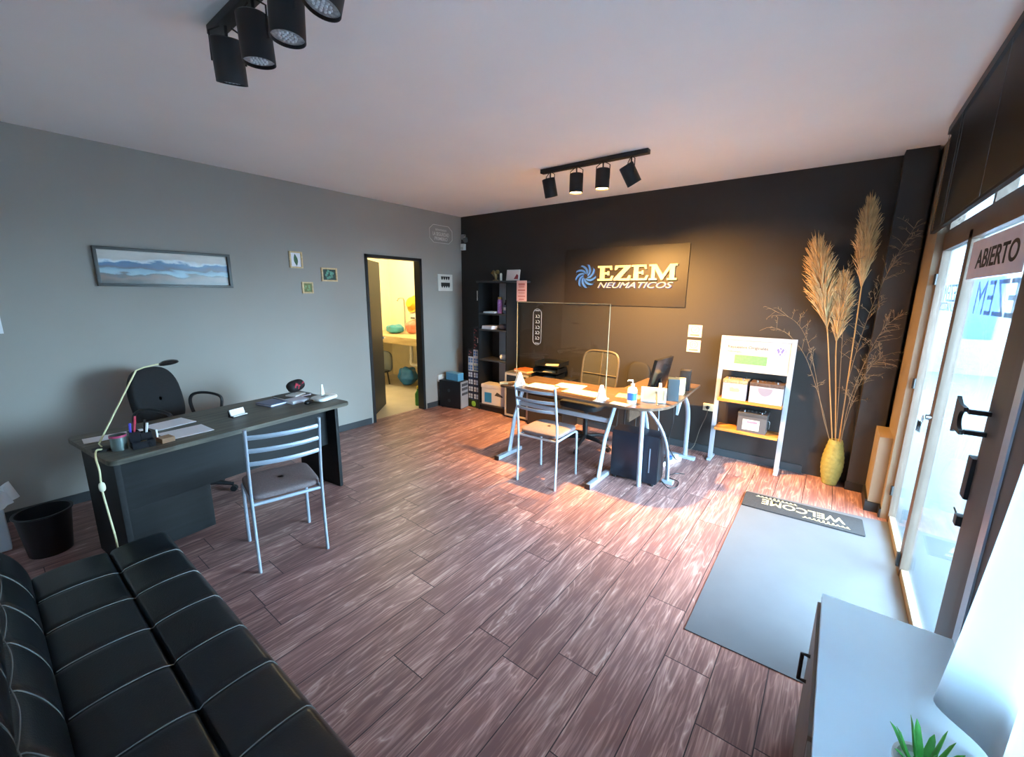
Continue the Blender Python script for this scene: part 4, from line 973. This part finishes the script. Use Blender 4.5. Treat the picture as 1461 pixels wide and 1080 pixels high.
MB().lathe([(.0, .15), (.016, .15), (.016, .166), (.005, .17), (.005, .19), (.0, .19)], c=(3.235, -1.33, TZ), n=16).tube([(3.235, -1.33, TZ+.19), (3.20, -1.335, TZ+.19), (3.192, -1.336, TZ+.182)], [.009, .006, .004], 8).build('pump', white_plastic, sb)
pf = T('photo_frame', 'white photo frame seen from behind, propped on a wooden strut', 'photo frame', (3.36, -1.17, TZ), R(18))
Mf = Matrix.Translation((0, 0, 0)) @ Matrix.Rotation(R(20), 4, 'X')
mb = MB(); mb.box(-.10, .10, -.006, .006, .0, .016, M=Mf).box(-.10, .10, -.006, .006, .124, .14, M=Mf).box(-.10, -.084, -.006, .006, .016, .124, M=Mf).box(.084, .10, -.006, .006, .016, .124, M=Mf); mb.build('frame', white_plastic, pf, local=True)
box(-.084, .084, -.003, .003, .016, .124, M=Mf).build('backing', M('frame_back', '#c9b48c', .7), pf, local=True)
MB().tube([(.02, -.035, .10), (.03, -.125, .004)], .007, 6, flat=.5).build('strut', M('strut_brown', '#6b5236', .6), pf, local=True)
wbt = T('small_bottle', 'small white pump bottle behind the photo frame', 'bottle', (3.375, -1.065, TZ))
MB().lathe([(.0, 0), (.026, 0), (.028, .01), (.028, .09), (.012, .105), (.012, .115), (.0, .115)], c=(3.375, -1.065, TZ), n=22).build('body', white_plastic, wbt)
MB().lathe([(.0, .115), (.013, .115), (.011, .145), (.0, .147)], c=(3.375, -1.065, TZ), n=16).build('cap', white_plastic, wbt)
mo = T('monitor', 'black flat computer monitor seen nearly edge on', 'monitor', (3.27, -.86, TZ), R(-4))
Mm = Matrix.Translation((0, 0, .04)) @ Matrix.Rotation(R(11), 4, 'Y')
box(-.012, .016, -.185, .185, .0, .30, b=.006, M=Mm).build('display_housing', gloss_black, mo, local=True)
box(-.0135, -.0121, -.175, .175, .012, .288, M=Mm).build('display', M('screen_dark', '#20303a', .15), mo, local=True)
MB().lathe([(.0, 0), (.085, 0), (.085, .008), (.0, .014)], c=(.04, 0, 0.0), n=28).build('stand_base', gloss_black, mo, local=True)
MB().tube([(.045, 0, .01), (.045, 0, .09), (.035, 0, .15)], .018, 8, flat=.6).build('stand_neck', gloss_black, mo, local=True)
def speaker(label, x, y, rz, m):
    t = T('computer_speaker', label, 'speaker', (x, y, TZ), rz, 'computer speakers')
    box(-.045, .045, -.05, .05, 0, .19, b=.003).build('cabinet', m, t, local=True)
    box(-.0455-.004, -.0455, -.045, .045, .006, .184, b=.001).build('grille', black_fabric, t, local=True)
    MB().lathe([(.008, 0), (.008, .008)], M=Matrix.Rotation(-PI/2, 4, 'Y'), c=(-.0497, .02, .03), n=12).build('knob', chrome, t, local=True)
    return t
speaker('front grey black computer speaker beside the monitor', 3.465, -1.0, R(20), M('speaker_slate', '#34424a', .5))
speaker('rear black computer speaker at the back end of the desk', 3.43, -.52, R(10), black_plastic)
rt = T('router_box', 'cream flat box lying behind the front computer speaker', 'box', (3.435, -.72, TZ), R(8))
box(-.045, .045, -.06, .06, 0, .14, b=.003).build('carton', M('carton_cream', '#d9c79a', .6), rt, local=True)
box(-.045, .045, -.012, .012, .1405, .1415).build('tape', M('tape_tan', '#b99c66', .4), rt, local=True)
# computer tower under the desk
pc = T('computer_tower', 'large black computer tower on the floor under the screen desk', 'computer', (3.226, -1.085, 0), R(3))
box(-.205, .205, -.10, .10, .02, .45, b=.006).build('case', navy_metal, pc, local=True)
box(-.18, .12, -.1025, -.1005, .06, .41, b=.001).build('side_panel', M('pc_panel', '#141c28', .35), pc, local=True)
box(.135, .145, -.1045, -.1005, .12, .34, b=.0015).build('silver_strip', M('strip_silver', '#8fa0b0', .3, metal=.6), pc, local=True)
box(.2055, .212, -.095, .095, .03, .44, b=.003).build('front_bezel', black_plastic, pc, local=True)
for a in (-.17, .17):
    for b_ in (-.08, .08): MB().tube([(a, b_, 0), (a, b_, .02)], .016, 10).build('foot', black_plastic, pc, local=True)
ps = T('power_strip', 'white power strip with plugs on the floor under the desk', 'power strip', (3.36, -.55, 0), R(70))
box(-.15, .15, -.028, .028, .0005, .04, b=.006).build('body', white_plastic, ps, local=True)
for k, m in ((-1, black_plastic), (0, M('plug_blue', '#2f55c8', .5)), (1, white_plastic)): box(-.02+.09*k, .02+.09*k, -.018, .018, .0405, .075, b=.004).build('plug', m, ps, local=True)
def cable(lab, pts, r_, m): return single(MB().tube(spline(pts, 7), r_, 6), 'cable', m, lab, 'cable', pts[-1], group='cables under the screen desk')
cable('black cable hanging from the desk edge behind the curved legs', [(3.40, -.75, .725), (3.41, -.72, .5), (3.37, -.68, .25), (3.42, -.62, .1), (3.44, -.55, .05)], .005, black_plastic)
cable('black cable coiled on the floor right of computer tower', [(3.46, -1.08, .03), (3.53, -1.12, .008), (3.58, -1.06, .008), (3.56, -.94, .008), (3.46, -.9, .008), (3.49, -.78, .008), (3.56, -.74, .008)], .004, black_plastic)
cable('grey cable drooping between monitor and power strip', [(3.30, -.82, .722), (3.32, -.85, .45), (3.33, -.80, .2), (3.30, -.68, .05), (3.285, -.6, .06)], .004, M('cable_grey', '#8c9096', .5))
# desk chair behind the screen desk
oc2 = T('office_chair', 'mesh backed office chair behind the desk with clear screen', 'office chair', (2.47, -.58, 0), R(-90-6))
def bk2(u, v):
    a = 2*PI*u
    return (math.copysign(abs(math.cos(a))**.45, math.cos(a))*.225, math.copysign(abs(math.sin(a))**.45, math.sin(a))*.23)
Mq = Matrix.Translation((-.20, 0, .79)) @ Matrix.Rotation(R(-8), 4, 'Y') @ Matrix.Rotation(R(90), 4, 'Z') @ Matrix.Rotation(R(90), 4, 'X')
cur2 = lambda x: .45*x*x
MB().tube([Mq @ Vector((*bk2(k/40, 0), cur2(bk2(k/40, 0)[0]))) for k in range(40)], .011, 8, closed=True).build('back_frame', M('frame_grey_plastic', '#4f4a42', .4), oc2, local=True)
def mp_(u, v):
    r_ = v*.98; x, y = bk2(u, 0); return Mq @ Vector((x*r_, y*r_, cur2(x*r_)))
MB().grid(mp_, 40, 8, True).build('back_mesh', mesh_fab, oc2, local=True)
mb = MB()
for z in (-.03, .0): mb.tube([Mq @ Vector((x, z*0-.03, cur2(x)+.004)) for x in [-.22+.44*k/12 for k in range(13)]], .007, 6)
mb.tube([Mq @ Vector((0, y, -.004)) for y in (-.23, 0, .22)], .008, 6); mb.build('lumbar_bar', M('frame_grey_plastic', '#4f4a42', .4), oc2, local=True)
MB().pillow(.235, .235, .035, .35, .4, M=Matrix.Translation((.05, 0, .48))).build('seat', black_fabric, oc2, local=True)
for s in (-1, 1): MB().tube(spline([(.0, s*.24, .46), (-.02, s*.27, .58), (0, s*.27, .68), (.12, s*.27, .69), (.20, s*.27, .67)], 5), .014, 8).build('armrest', black_plastic, oc2, local=True)
swivel_base(oc2, (.05, 0), .30)
MB().tube([(-.02, 0, .45), (-.2, 0, .46), (-.27, 0, .56), (-.255, 0, .74)], .018, 8, flat=.6).build('back_bracket', matte_black, oc2, local=True)
# coat-dark second seat back just to its right
oc3 = T('side_chair', 'dark round backed chair half hidden behind the mesh office chair', 'chair', (2.80, -.215, 0), R(-90))
Mq3 = Matrix.Translation((-.17, 0, .71)) @ Matrix.Rotation(R(-6), 4, 'Y') @ Matrix.Rotation(R(90), 4, 'Z') @ Matrix.Rotation(R(90), 4, 'X')
MB().pillow(.13, .18, .03, .5, .7, M=Mq3).build('backrest', M('dark_brown_cloth', '#17140f', .85), oc3, local=True)
MB().pillow(.125, .13, .025, .4, .5, M=Matrix.Translation((0, 0, .45))).build('seat', M('dark_brown_cloth', '#17140f', .85), oc3, local=True)
for a in (-1, 1):
    for b_ in (-1, 1): MB().tube([(a*.10, b_*.10, .43), (a*.12, b_*.115, 0.0)], .011, 8).build('leg', matte_black, oc3, local=True)
MB().tube([(-.13, 0, .44), (-.19, 0, .47), (-.195, 0, .60)], .014, 8).build('back_bracket', matte_black, oc3, local=True)

# ================================================================== SIDE CABINETS AND TRAYS BETWEEN BOOKCASE AND DESK
gc = T('side_cabinet', 'low grey cabinet with pale framed dark door beside bookcase', 'cabinet', (1.31, -.19, 0))
box(1.115, 1.50, -.345, -.03, .02, .62, b=.003).build('body', M('cabinet_darkgrey', '#5c5e60', .5), gc)
mb = MB()
for a in ((1.118, 1.145, .03, .61), (1.47, 1.497, .03, .61)): mb.box(a[0], a[1], -.360, -.346, a[2], a[3], b=.001)
mb.box(1.145, 1.47, -.360, -.346, .03, .055, b=.001).box(1.145, 1.47, -.360, -.346, .585, .61, b=.001)
dr = mb.build('door_frame', M('frame_pale', '#a9a49c', .4), gc); box(1.146, 1.469, -.354, -.347, .056, .584).build('door_panel', M('smoked_panel', '#20242a', .2), dr)
for x in (1.14, 1.475):
    for y in (-.32, -.06): box(x-.015, x+.015, y-.015, y+.015, 0.0, .02).build('foot', black_plastic, gc)
bx = T('drawer_unit', 'black low drawer unit behind the left end of screen desk', 'cabinet', (1.79, -.24, 0))
box(1.54, 2.04, -.42, -.04, .0, .60, b=.004).build('body', M('unit_black', '#1b1816', .5), bx)
for k in range(3): box(1.55, 2.03, -.432, -.421, .03+.19*k, .20+.19*k, b=.002).build('drawer', M('unit_front', '#231f1b', .45), bx)
for k, (dx, lab) in enumerate(((0, 'lowest black letter tray on the drawer unit'), (.02, 'middle black letter tray of the stack on drawer unit'), (.045, 'topmost black letter tray on the drawer unit'))):
    t = T('letter_tray', lab, 'tray', (1.72+dx, -.24, .6005+.082*k), R(6), 'black letter trays')
    mb = MB().box(-.17, .17, -.13, .13, 0, .006).box(-.17, -.164, -.13, .13, .006, .055).box(.164, .17, -.13, .13, .006, .055).box(-.164, .164, .124, .13, .006, .055)
    for s in (-.155, .155): mb.tube([(s, .09, .055), (s, .09, .081)], .005, 6).tube([(s, -.09, .055), (s, -.09, .081)], .005, 6) if k < 2 else None
    mb.build('tray_body', black_plastic, t, local=True)
    sheet('tray_paper', ('papers poking out of the %s letter tray' % ('lowest', 'middle', 'topmost')[k]), (1.74+dx, -.27), .16, .13, R(14+6*k), m=paper_warm if k else paper, z=.6075+.082*k, n=3, group='papers in the letter trays')
ot = T('orange_folder', 'orange cardboard folder lying on the low grey cabinet', 'folder', (1.36, -.22, .6215), R(-10))
box(-.12, .12, -.10, .10, 0, .045, b=.003).build('cover', M('folder_orange', '#c4703f', .6), ot, local=True)
box(-.115, .122, -.103, .095, .012, .033).build('pages', paper_warm, ot, local=True)

# ================================================================== BOOKCASE
bc = T('bookcase', 'tall black open bookcase standing against the black wall', 'bookcase', (.9, -.16, 0))
bk_m = M('bookcase_black', '#121416', .45); ledge = M('shelf_edge', '#3a3b3c', .4)
BX0, BX1, BY0, BY1 = .59, 1.10, -.30, -.012
for x in (BX0, BX1-.02): box(x, x+.02, BY0, BY1, 0.0005, 1.765, b=.001).build('side_panel', bk_m, bc)
box(BX0-.02, BX1+.16, BY0-.01, BY1, 1.766, 1.79, b=.002).build('top', ledge, bc)
SZ = (.10, .735, 1.15, 1.365)
for z in SZ: box(BX0+.021, BX1-.021, BY0, BY1, z-.02, z, b=.001).build('shelf', ledge, bc)
box(BX0+.15, BX0+.36, BY1-.006, BY1, .12, 1.765).build('back_strip', M('grey_back_strip', '#a5acb2', .4), bc)
box(BX0+.02, BX1-.02, BY0+.02, BY0+.03, .001, .079).build('kick_board', bk_m, bc)
tg_ = single(box(BX0-.018, BX0-.001, BY0+.005, BY0+.025, 1.53, 1.66, b=.002), 'white_tag', white_plastic, 'narrow white tag on the left edge of bookcase', 'tag', (BX0-.01, BY0+.015, 1.53))
tg2 = single(box(BX0-.014, BX0-.001, BY0+.005, BY0+.02, .95, 1.02, b=.002), 'door_latch', white_plastic, 'small white latch low on the bookcase left edge', 'latch', (BX0-.008, BY0+.012, .95))
ps_ = T('hanging_notice', 'pink notice sheet hung from the right top of bookcase', 'notice', (1.33, -.31, 1.78))
box(1.262, 1.415, -.312, -.309, 1.535, 1.788).build('sheet', M('notice_pink', '#dcb0aa', .7), ps_)
mb = MB()
for k, (w_, h_) in enumerate(((.10, .028), (.09, .012), (.11, .018), (.10, .008), (.11, .012), (.08, .012))): mb.box(1.338-w_/2, 1.338+w_/2, -.3128, -.3121, 1.755-.038*k-h_, 1.755-.038*k)
mb.build('print_lines', M('notice_red', '#b8706c', .7), ps_)
box(1.262, 1.275, -.3085, -.30, 1.70, 1.764).build('hook_tab', bk_m, ps_)
# shelf contents
cert = T('framed_certificate', 'small white certificate frame with red ribbon on bookcase top', 'picture frame', (1.11, -.2, 1.7905), R(4))
Mc = Matrix.Rotation(R(-10), 4, 'X')
box(-.10, .10, -.008, .008, 0, .14, b=.003, M=Mc).build('frame', M('frame_white', '#c9c4c0', .4), cert, local=True)
box(-.085, .085, -.0092, -.0081, .015, .125, M=Mc).build('certificate', M('cert_pink', '#d9c9c6', .6), cert, local=True)
mb = MB().prism([(.02, -.045), (.085, -.045), (.085, .0), (.06, .02)], .0093, .0099, M=Mc @ WB(0, 0, .065)); mb.build('ribbon', M('ribbon_red', '#8f2f38', .5), cert, local=True)
tr = T('trophy_figure', 'golden brown figurine standing on top of bookcase', 'figurine', (.80, -.17, 1.7905), R(0))
brs = M('figurine_bronze', '#7a5f33', .4, metal=.3)
MB().lathe([(.0, 0), (.04, 0), (.04, .012), (.015, .02), (.0, .02)], n=20).build('base', brs, tr, local=True)
MB().tube([(0, 0, .018), (.004, 0, .05), (-.02, 0, .10), (-.045, 0, .125)], [.014, .022, .034, .02], 12).tube([(-.03, 0, .12), (-.075, 0, .10)], [.024, .012], 10).pillow(.03, .02, .028, .8, .8, M=Matrix.Translation((.03, 0, .115))).build('figure', brs, tr, local=True)
single(MB().tube([(.90, -.18, 1.7905), (.90, -.18, 1.88), (.90, -.18, 1.89)], [.016, .016, .010], 12), 'small_vial', white_plastic, 'small pale vial between figurine and certificate on bookcase', 'bottle', (.90, -.18, 1.7905))
pb = T('spray_can', 'purple spray can with gold cap on the second bookcase shelf', 'spray can', (.90, -.20, 1.3655))
MB().lathe([(.0, 0), (.035, 0), (.035, .17), (.028, .185), (.0, .185)], c=(.90, -.20, 1.3655), n=24).build('body', M('can_purple', '#9a6fc0', .3, var=.4, vscale=50), pb)
MB().lathe([(.0, .185), (.028, .185), (.028, .215), (.0, .218)], c=(.90, -.20, 1.3655), n=20).build('cap', M('can_gold', '#b99b5a', .35, metal=.5), pb)
single(MB().lathe([(.0, 0), (.018, 0), (.018, .13), (.008, .15), (.008, .18), (.0, .18)], c=(.975, -.17, 1.3655), n=16), 'dark_bottle', gloss_black, 'slim dark bottle beside the purple spray can', 'bottle', (.975, -.17, 1.3655))
sbx = T('small_carton', 'grey blue small carton on the second shelf right of spray can', 'box', (1.035, -.2, 1.3655)); box(1.0, 1.072, -.25, -.15, 1.3655, 1.48, b=.002).build('carton', M('carton_slate', '#6f7890', .6), sbx); box(1.004, 1.068, -.2508, -.2501, 1.41, 1.45).build('label', paper, sbx)
sheet('shelf_papers', 'flat stack of papers on the second bookcase shelf', (.76, -.2), .19, .15, R(3), z=1.3655, n=6, th=.003)
sheet('shelf_papers', 'rounded pile of pale papers on the third bookcase shelf', (.74, -.18), .19, .2, R(-4), z=1.1505, n=9, th=.004)
single(MB().pillow(.10, .09, .035, .6, .7, M=Matrix.Translation((.975, -.16, 1.187))), 'folded_cloth', M('cloth_slate', '#4b5068', .9), 'dark slate folded cloth on the third bookcase shelf', 'cloth', (.965, -.16, 1.151))
single(MB().tube([(.92, -.19, .775), (1.065, -.17, .775)], [.038, .036], 20), 'paper_roll', paper, 'white paper roll on the lower bookcase shelf', 'paper roll', (.99, -.18, .736))
wx = T('archive_carton', 'white carton with blue label in the bottom of bookcase', 'box', (.85, -.2, .101), R(5))
mb = MB().box(-.20, .20, -.085, .10, 0, .27, b=.004).box(-.206, .206, -.09, .104, .235, .285, b=.003); mb.build('carton', M('carton_white', '#cbc8c6', .7), wx, local=True)
box(-.15, -.03, -.0865, -.0851, .03, .17).build('blue_label', M('label_cyan', '#2a7fb8', .5), wx, local=True)
txt('Author', .13, .05, WB(.10, -.0906, .19) if False else WB(.10, -.0852, .16), M('print_dark', '#3c3a3c', .7), 'lettering', wx, .0006, local=True) if False else MB().prism([(-.07, -.02), (.06, -.035), (.07, -.02), (.0, .02), (-.03, .03)], 0, .0008, M=WB(.09, -.0852, .16)).build('print', M('print_dark', '#3c3a3c', .7), wx, local=True)
# stacks of small boxes
kinds = {'d': ('#1c1c22', '#8a4a4c', 'black'), 'w': ('#c4ced8', '#5a7fb0', 'white'), 'n': ('#1c2a4a', '#c3d0e0', 'navy blue'), 'g': ('#b3c4b4', '#4f6f9a', 'pale green')}
ordn = ['topmost', 'second from top', 'third from top', 'fourth from top', 'fifth from top', 'sixth from top', 'seventh from top', 'eighth from top', 'ninth from top', 'lowest']
def stack(x0, n, seq, which):
    hgt = .104
    for i in range(n):
        z = .112+(n-1-i)*(hgt+.0008); k = kinds[seq[i]]; wob = .004*math.sin(i*2.3)
        o_ = ordn[i] if i < n-1 else 'lowest'
        t = T('small_box', '%s small box, %s of the %s stack beside bookcase' % (k[2], o_, which), 'box', (x0+.045, -.17, z), R(2*math.sin(i*1.7)), 'small boxes stacked beside the bookcase')
        box(-.045, .045, -.09, .09, 0, hgt, b=.002).build('carton', M('box_'+seq[i], k[0], .55), t, local=True)
        mb = MB()
        if seq[i] == 'd':
            for a, b_ in ((-.02, .03), (.012, .06), (-.012, .075)): mb.box(a-.012, a+.01, -.0912, -.0901, b_-.01, b_+.006)
        else:
            for a in (-.022, .022): mb.box(a-.017, a+.017, -.0912, -.0901, .018, .046); mb.box(a-.017, a+.017, -.0912, -.0901, .052, .085)
        mb.build('label', M('box_label_'+seq[i], k[1], .6), t, local=True)
stack(.362, 7, 'dwwnnnn', 'shorter'); stack(.466, 10, 'dddwwgnnnn', 'taller')
gb = T('green_packet', 'bright green packet under the two small box stacks', 'packet', (.46, -.17, 0))
box(.36, .56, -.265, -.08, .0005, .111, b=.004).build('packet', M('packet_dark', '#2c3a24', .6), gb)
MB().pillow(.04, .006, .04, .8, .8, M=Matrix.Translation((.47, -.2705, .055))).build('green_print', M('print_lime', '#86b83a', .5), gb)
sp_ = single(MB().prism([(-.03, -.012), (.03, -.018), (.034, .010), (-.024, .016)], .001, .0022, M=Matrix.Translation((.50, -.40, 0))), 'paper_scrap', paper, 'white paper scrap on the floor below small box stacks', 'paper', (.50, -.40, 0), smooth=False)
# left black pc
p2 = T('old_computer', 'black computer case with silver front on floor by bathroom door', 'computer', (.225, -.425, 0), R(11))
box(-.185, .175, -.092, .092, .012, .40, b=.004).build('case', M('case_navy', '#10151c', .4), p2, local=True)
fr = box(.1755, .19, -.09, .09, .015, .395, b=.004).build('front_bezel', M('bezel_silver', '#9fa9b4', .35, metal=.3), p2, local=True)
for z, h_ in ((.33, .04), (.27, .04), (.20, .035)): box(.1902, .193, -.075, .075, z, z+h_, b=.001).build('drive_bay', M('bay_grey', '#3c444c', .4), fr, local=True)
for x, z in ((-.02, .26), (-.02, .11)): MB().lathe([(.024, 0), (.024, .0012)], M=WB(x, -.0921, z), n=20).build('vent', M('vent_grey', '#2a323a', .5), p2, local=True)
for a in (-.15, .15): box(a-.015, a+.015, -.08, .08, 0, .012).build('foot', black_plastic, p2, local=True)
bb_ = T('blue_box', 'light blue plastic box on top of the black computer case', 'box', (.235, -.42, .4012), R(11))
blu = M('box_skyblue', '#4f93b8', .35)
shell('body', .12, .36, -.47, -.36, .4015, .50, blu, bb_, .004)
box(.117, .363, -.473, -.357, .5005, .51, b=.003).build('lid', M('lid_skyblue', '#6fb0cf', .35), bb_)

# ================================================================== BATHROOM CONTENTS
cn = T('vanity_counter', 'light wood vanity counter inside the bathroom', 'counter', (-1.0, .1, 0))
box(-2.49, -.12, -.26, .545, .78, .90, b=.004).build('counter_slab', bath_wood, cn)
MB().tube([(-.62, -.2, .002), (-.62, -.2, .778)], .03, 10).build('leg', bath_wood, cn)
MB().tube(spline([(-1.35, .1, .775), (-1.35, .1, .5), (-1.28, .05, .40), (-1.15, .15, .40), (-1.1, .5, .42)], 6), .028, 10).build('drain_pipe', white_plastic, cn)
MB().tube(spline([(-1.12, .05, .775), (-1.1, .05, .62), (-1.02, .1, .5), (-.98, .3, .4)], 6), .02, 8).build('drain_hose', M('hose_dark', '#3c3a34', .5), cn)
MB().tube(spline([(-1.98, .48, .902), (-1.98, .48, 1.45), (-1.96, .40, 1.52), (-1.94, .30, 1.5), (-1.94, .30, 1.47)], 6), .012, 8).build('tap', chrome, cn)
bagm = lambda n, c: M(n, c, .4, bump=.6, bscale=14)
def lump(name, lab, cat, c, r_, m, seed):
    rnd = random.Random(seed); ph_ = [rnd.uniform(0, 6) for _ in range(4)]
    def md(p): 
        k = 1+.10*math.sin(p.x*40+ph_[0])+.10*math.sin(p.y*37+ph_[1])+.08*math.sin(p.z*45+ph_[2]); return Vector((p.x*k, p.y*k, p.z*k if p.z > 0 else p.z))
    return single(MB().pillow(*r_, .8, .9, M=Matrix.Translation(Vector(c)+Vector((0, 0, r_[2]*1.02))), mod=md, nu=36, nv=22), name, m, lab, cat, c)
lump('teal_cloth', 'crumpled teal cloth on the bathroom counter', 'cloth', (-1.80, .12, .9015), (.17, .12, .075), bagm('cloth_teal', '#3f93a0'), 1)
lump('pink_bag', 'pink plastic bag standing on the bathroom counter', 'bag', (-1.52, .26, .9015), (.11, .09, .12), bagm('bag_pink', '#d9846c'), 2)
single(MB().lathe([(.0, 0), (.05, 0), (.05, .16), (.02, .19), (.02, .22), (.0, .22)], c=(-1.19, .15, .9015), n=20), 'soap_bottle', white_plastic, 'white soap bottle at the right of bathroom counter', 'bottle', (-1.19, .15, .9015))
lump('blue_bag', 'full blue plastic bag on the bathroom floor under the counter', 'bag', (-1.47, .10, .0005), (.17, .15, .15), bagm('bag_blue', '#2a78c0'), 3)
lump('clear_bag', 'grey clear plastic bag on bathroom floor right of the blue bag', 'bag', (-1.06, .14, .0005), (.14, .12, .14), bagm('bag_grey', '#8c9184'), 4)
yb = T('hard_hat', 'yellow hard hat hanging on the bathroom wall', 'hat', (-1.72, .5, 1.42))
MB().lathe([(.13, 0), (.125, .04), (.09, .10), (.0, .125)], M=Matrix.Rotation(R(70), 4, 'X'), c=(-1.72, .485, 1.42), n=28).build('shell', M('hat_yellow', '#e0b52a', .4), yb)
MB().lathe([(.13, 0), (.165, -.004), (.165, .004), (.13, .01)], M=Matrix.Rotation(R(70), 4, 'X'), c=(-1.72, .485, 1.42), n=28, cap=False).build('brim', M('hat_yellow', '#e0b52a', .4), yb)
tw = T('towel_dispenser', 'white dispenser on the bathroom wall below yellow hard hat', 'dispenser', (-1.72, .53, 1.2))
box(-1.80, -1.64, .46, .549, 1.14, 1.27, b=.015).build('housing', white_plastic, tw); box(-1.78, -1.66, .455, .4595, 1.15, 1.18).build('slot', M('slot_grey', '#6f6f68', .5), tw)
bch = T('grey_chair', 'grey plastic chair behind the open bathroom door', 'chair', (-1.92, -.2, 0))
MB().pillow(.19, .03, .19, .5, .45, M=Matrix.Translation((-1.92, -.06, .40)), mod=lambda p: Vector((p.x, p.y+.6*p.x*p.x, p.z))).build('backrest', M('chair_greyplastic', '#6e777c', .5), bch)
MB().pillow(.19, .19, .02, .4, .4, M=Matrix.Translation((-1.92, -.24, .24))).build('seat', M('chair_darkplastic', '#23282c', .5), bch)
for a in (-1, 1):
    for b_ in (-1, 1): MB().tube([(-1.92+a*.14, -.24+b_*.13, .23), (-1.92+a*.16, -.24+b_*.15, 0)], .014, 8).build('leg', M('chair_darkplastic', '#23282c', .5), bch)
gbt = T('green_bottle', 'tall green detergent bottle on the floor inside bathroom doorway', 'bottle', (-.30, -.62, 0)) if False else T('green_bottle', 'tall green detergent bottle on the floor inside the bathroom doorway', 'bottle', (-.24, -.69, 0))
MB().lathe([(.0, 0), (.05, 0), (.052, .02), (.052, .17), (.025, .22), (.022, .25), (.0, .25)], c=(-.24, -.69, 0), n=24).build('body', M('bottle_green', '#3f8f2a', .35), gbt)
MB().lathe([(.0, .25), (.026, .25), (.024, .285), (.0, .287)], c=(-.24, -.69, 0), n=20).build('cap', M('cap_yellow', '#d9c23a', .4), gbt)

# ================================================================== LIGHT
wd = bpy.data.worlds.new('World'); sc.world = wd; wd.use_nodes = True
bg = wd.node_tree.nodes['Background']; bg.inputs['Color'].default_value = (.55, .80, 1.0, 1); bg.inputs['Strength'].default_value = 20.0
def area(name, loc, rot, sx, sy, portal=True, power=0, col=(1, 1, 1)):
    l = bpy.data.lights.new(name, 'AREA'); l.shape = 'RECTANGLE'; l.size = sx; l.size_y = sy; l.energy = power; l.color = col
    l.cycles.is_portal = portal
    o = bpy.data.objects.new(name, l); COL.objects.link(o); o.location = loc; o.rotation_euler = rot
    return o
for nm, y0, y1, z0, z1 in (('daylight_door', -2.34, -.645, .05, 1.93), ('daylight_window', -4.95, -3.0, .8, 2.35), ('daylight_transom', -2.62, -.64, 2.06, 2.6)):
    area(nm, (5.06, (y0+y1)/2, (z0+z1)/2), (0, R(90), 0), z1-z0, y1-y0)
def spot(name, x, y, z, power, ang, col, rad=.03, blend=.9, rot=(0, 0, 0)):
    l = bpy.data.lights.new(name, 'SPOT'); l.energy = power; l.spot_size = R(ang); l.spot_blend = blend; l.color = col; l.shadow_soft_size = rad
    o = bpy.data.objects.new(name, l); COL.objects.link(o); o.location = (x, y, z); o.rotation_euler = rot; return o
spot('track_spot_light', 2.61, FARY, H-.24, 310, 110, (1, .51, .14), rot=(R(27), 0, 0))
spot('track_spot_light', 2.85, FARY, H-.24, 235, 114, (1, .51, .14), rot=(R(24), R(-20), 0))
l = bpy.data.lights.new('bathroom_lamp', 'POINT'); l.energy = 30; l.color = (1, .84, .50); l.shadow_soft_size = .12
o = bpy.data.objects.new('bathroom_lamp', l); COL.objects.link(o); o.location = (-1.2, -.6, 2.5)

# ================================================================== CAMERA
cam = bpy.data.cameras.new('camera'); co_ = bpy.data.objects.new('camera', cam); COL.objects.link(co_)
cam.sensor_fit = 'HORIZONTAL'; cam.sensor_width = 36; cam.lens = 596.53/1461*36; cam.clip_start = .02
r_ = Vector((.79122556, .61144435, .00989528)); u_ = Vector((-.13011708, .15252014, .97969748)); f_ = Vector((-.59752126, .77644923, -.20023718))
m = Matrix((r_, u_, -f_)).transposed().to_4x4(); m.translation = Vector((4.494, -4.5899, 1.6348)); co_.matrix_world = m
sc.camera = co_
sc.view_settings.view_transform = 'Standard'; sc.view_settings.look = 'None'; sc.view_settings.gamma = 1; sc.view_settings.use_curve_mapping = False
sc.view_settings.exposure = 1.85
sc.cycles.use_denoising = True
sc.cycles.max_bounces = 10; sc.cycles.diffuse_bounces = 6; sc.cycles.transparent_max_bounces = 16
sc.cycles.sample_clamp_indirect = 8
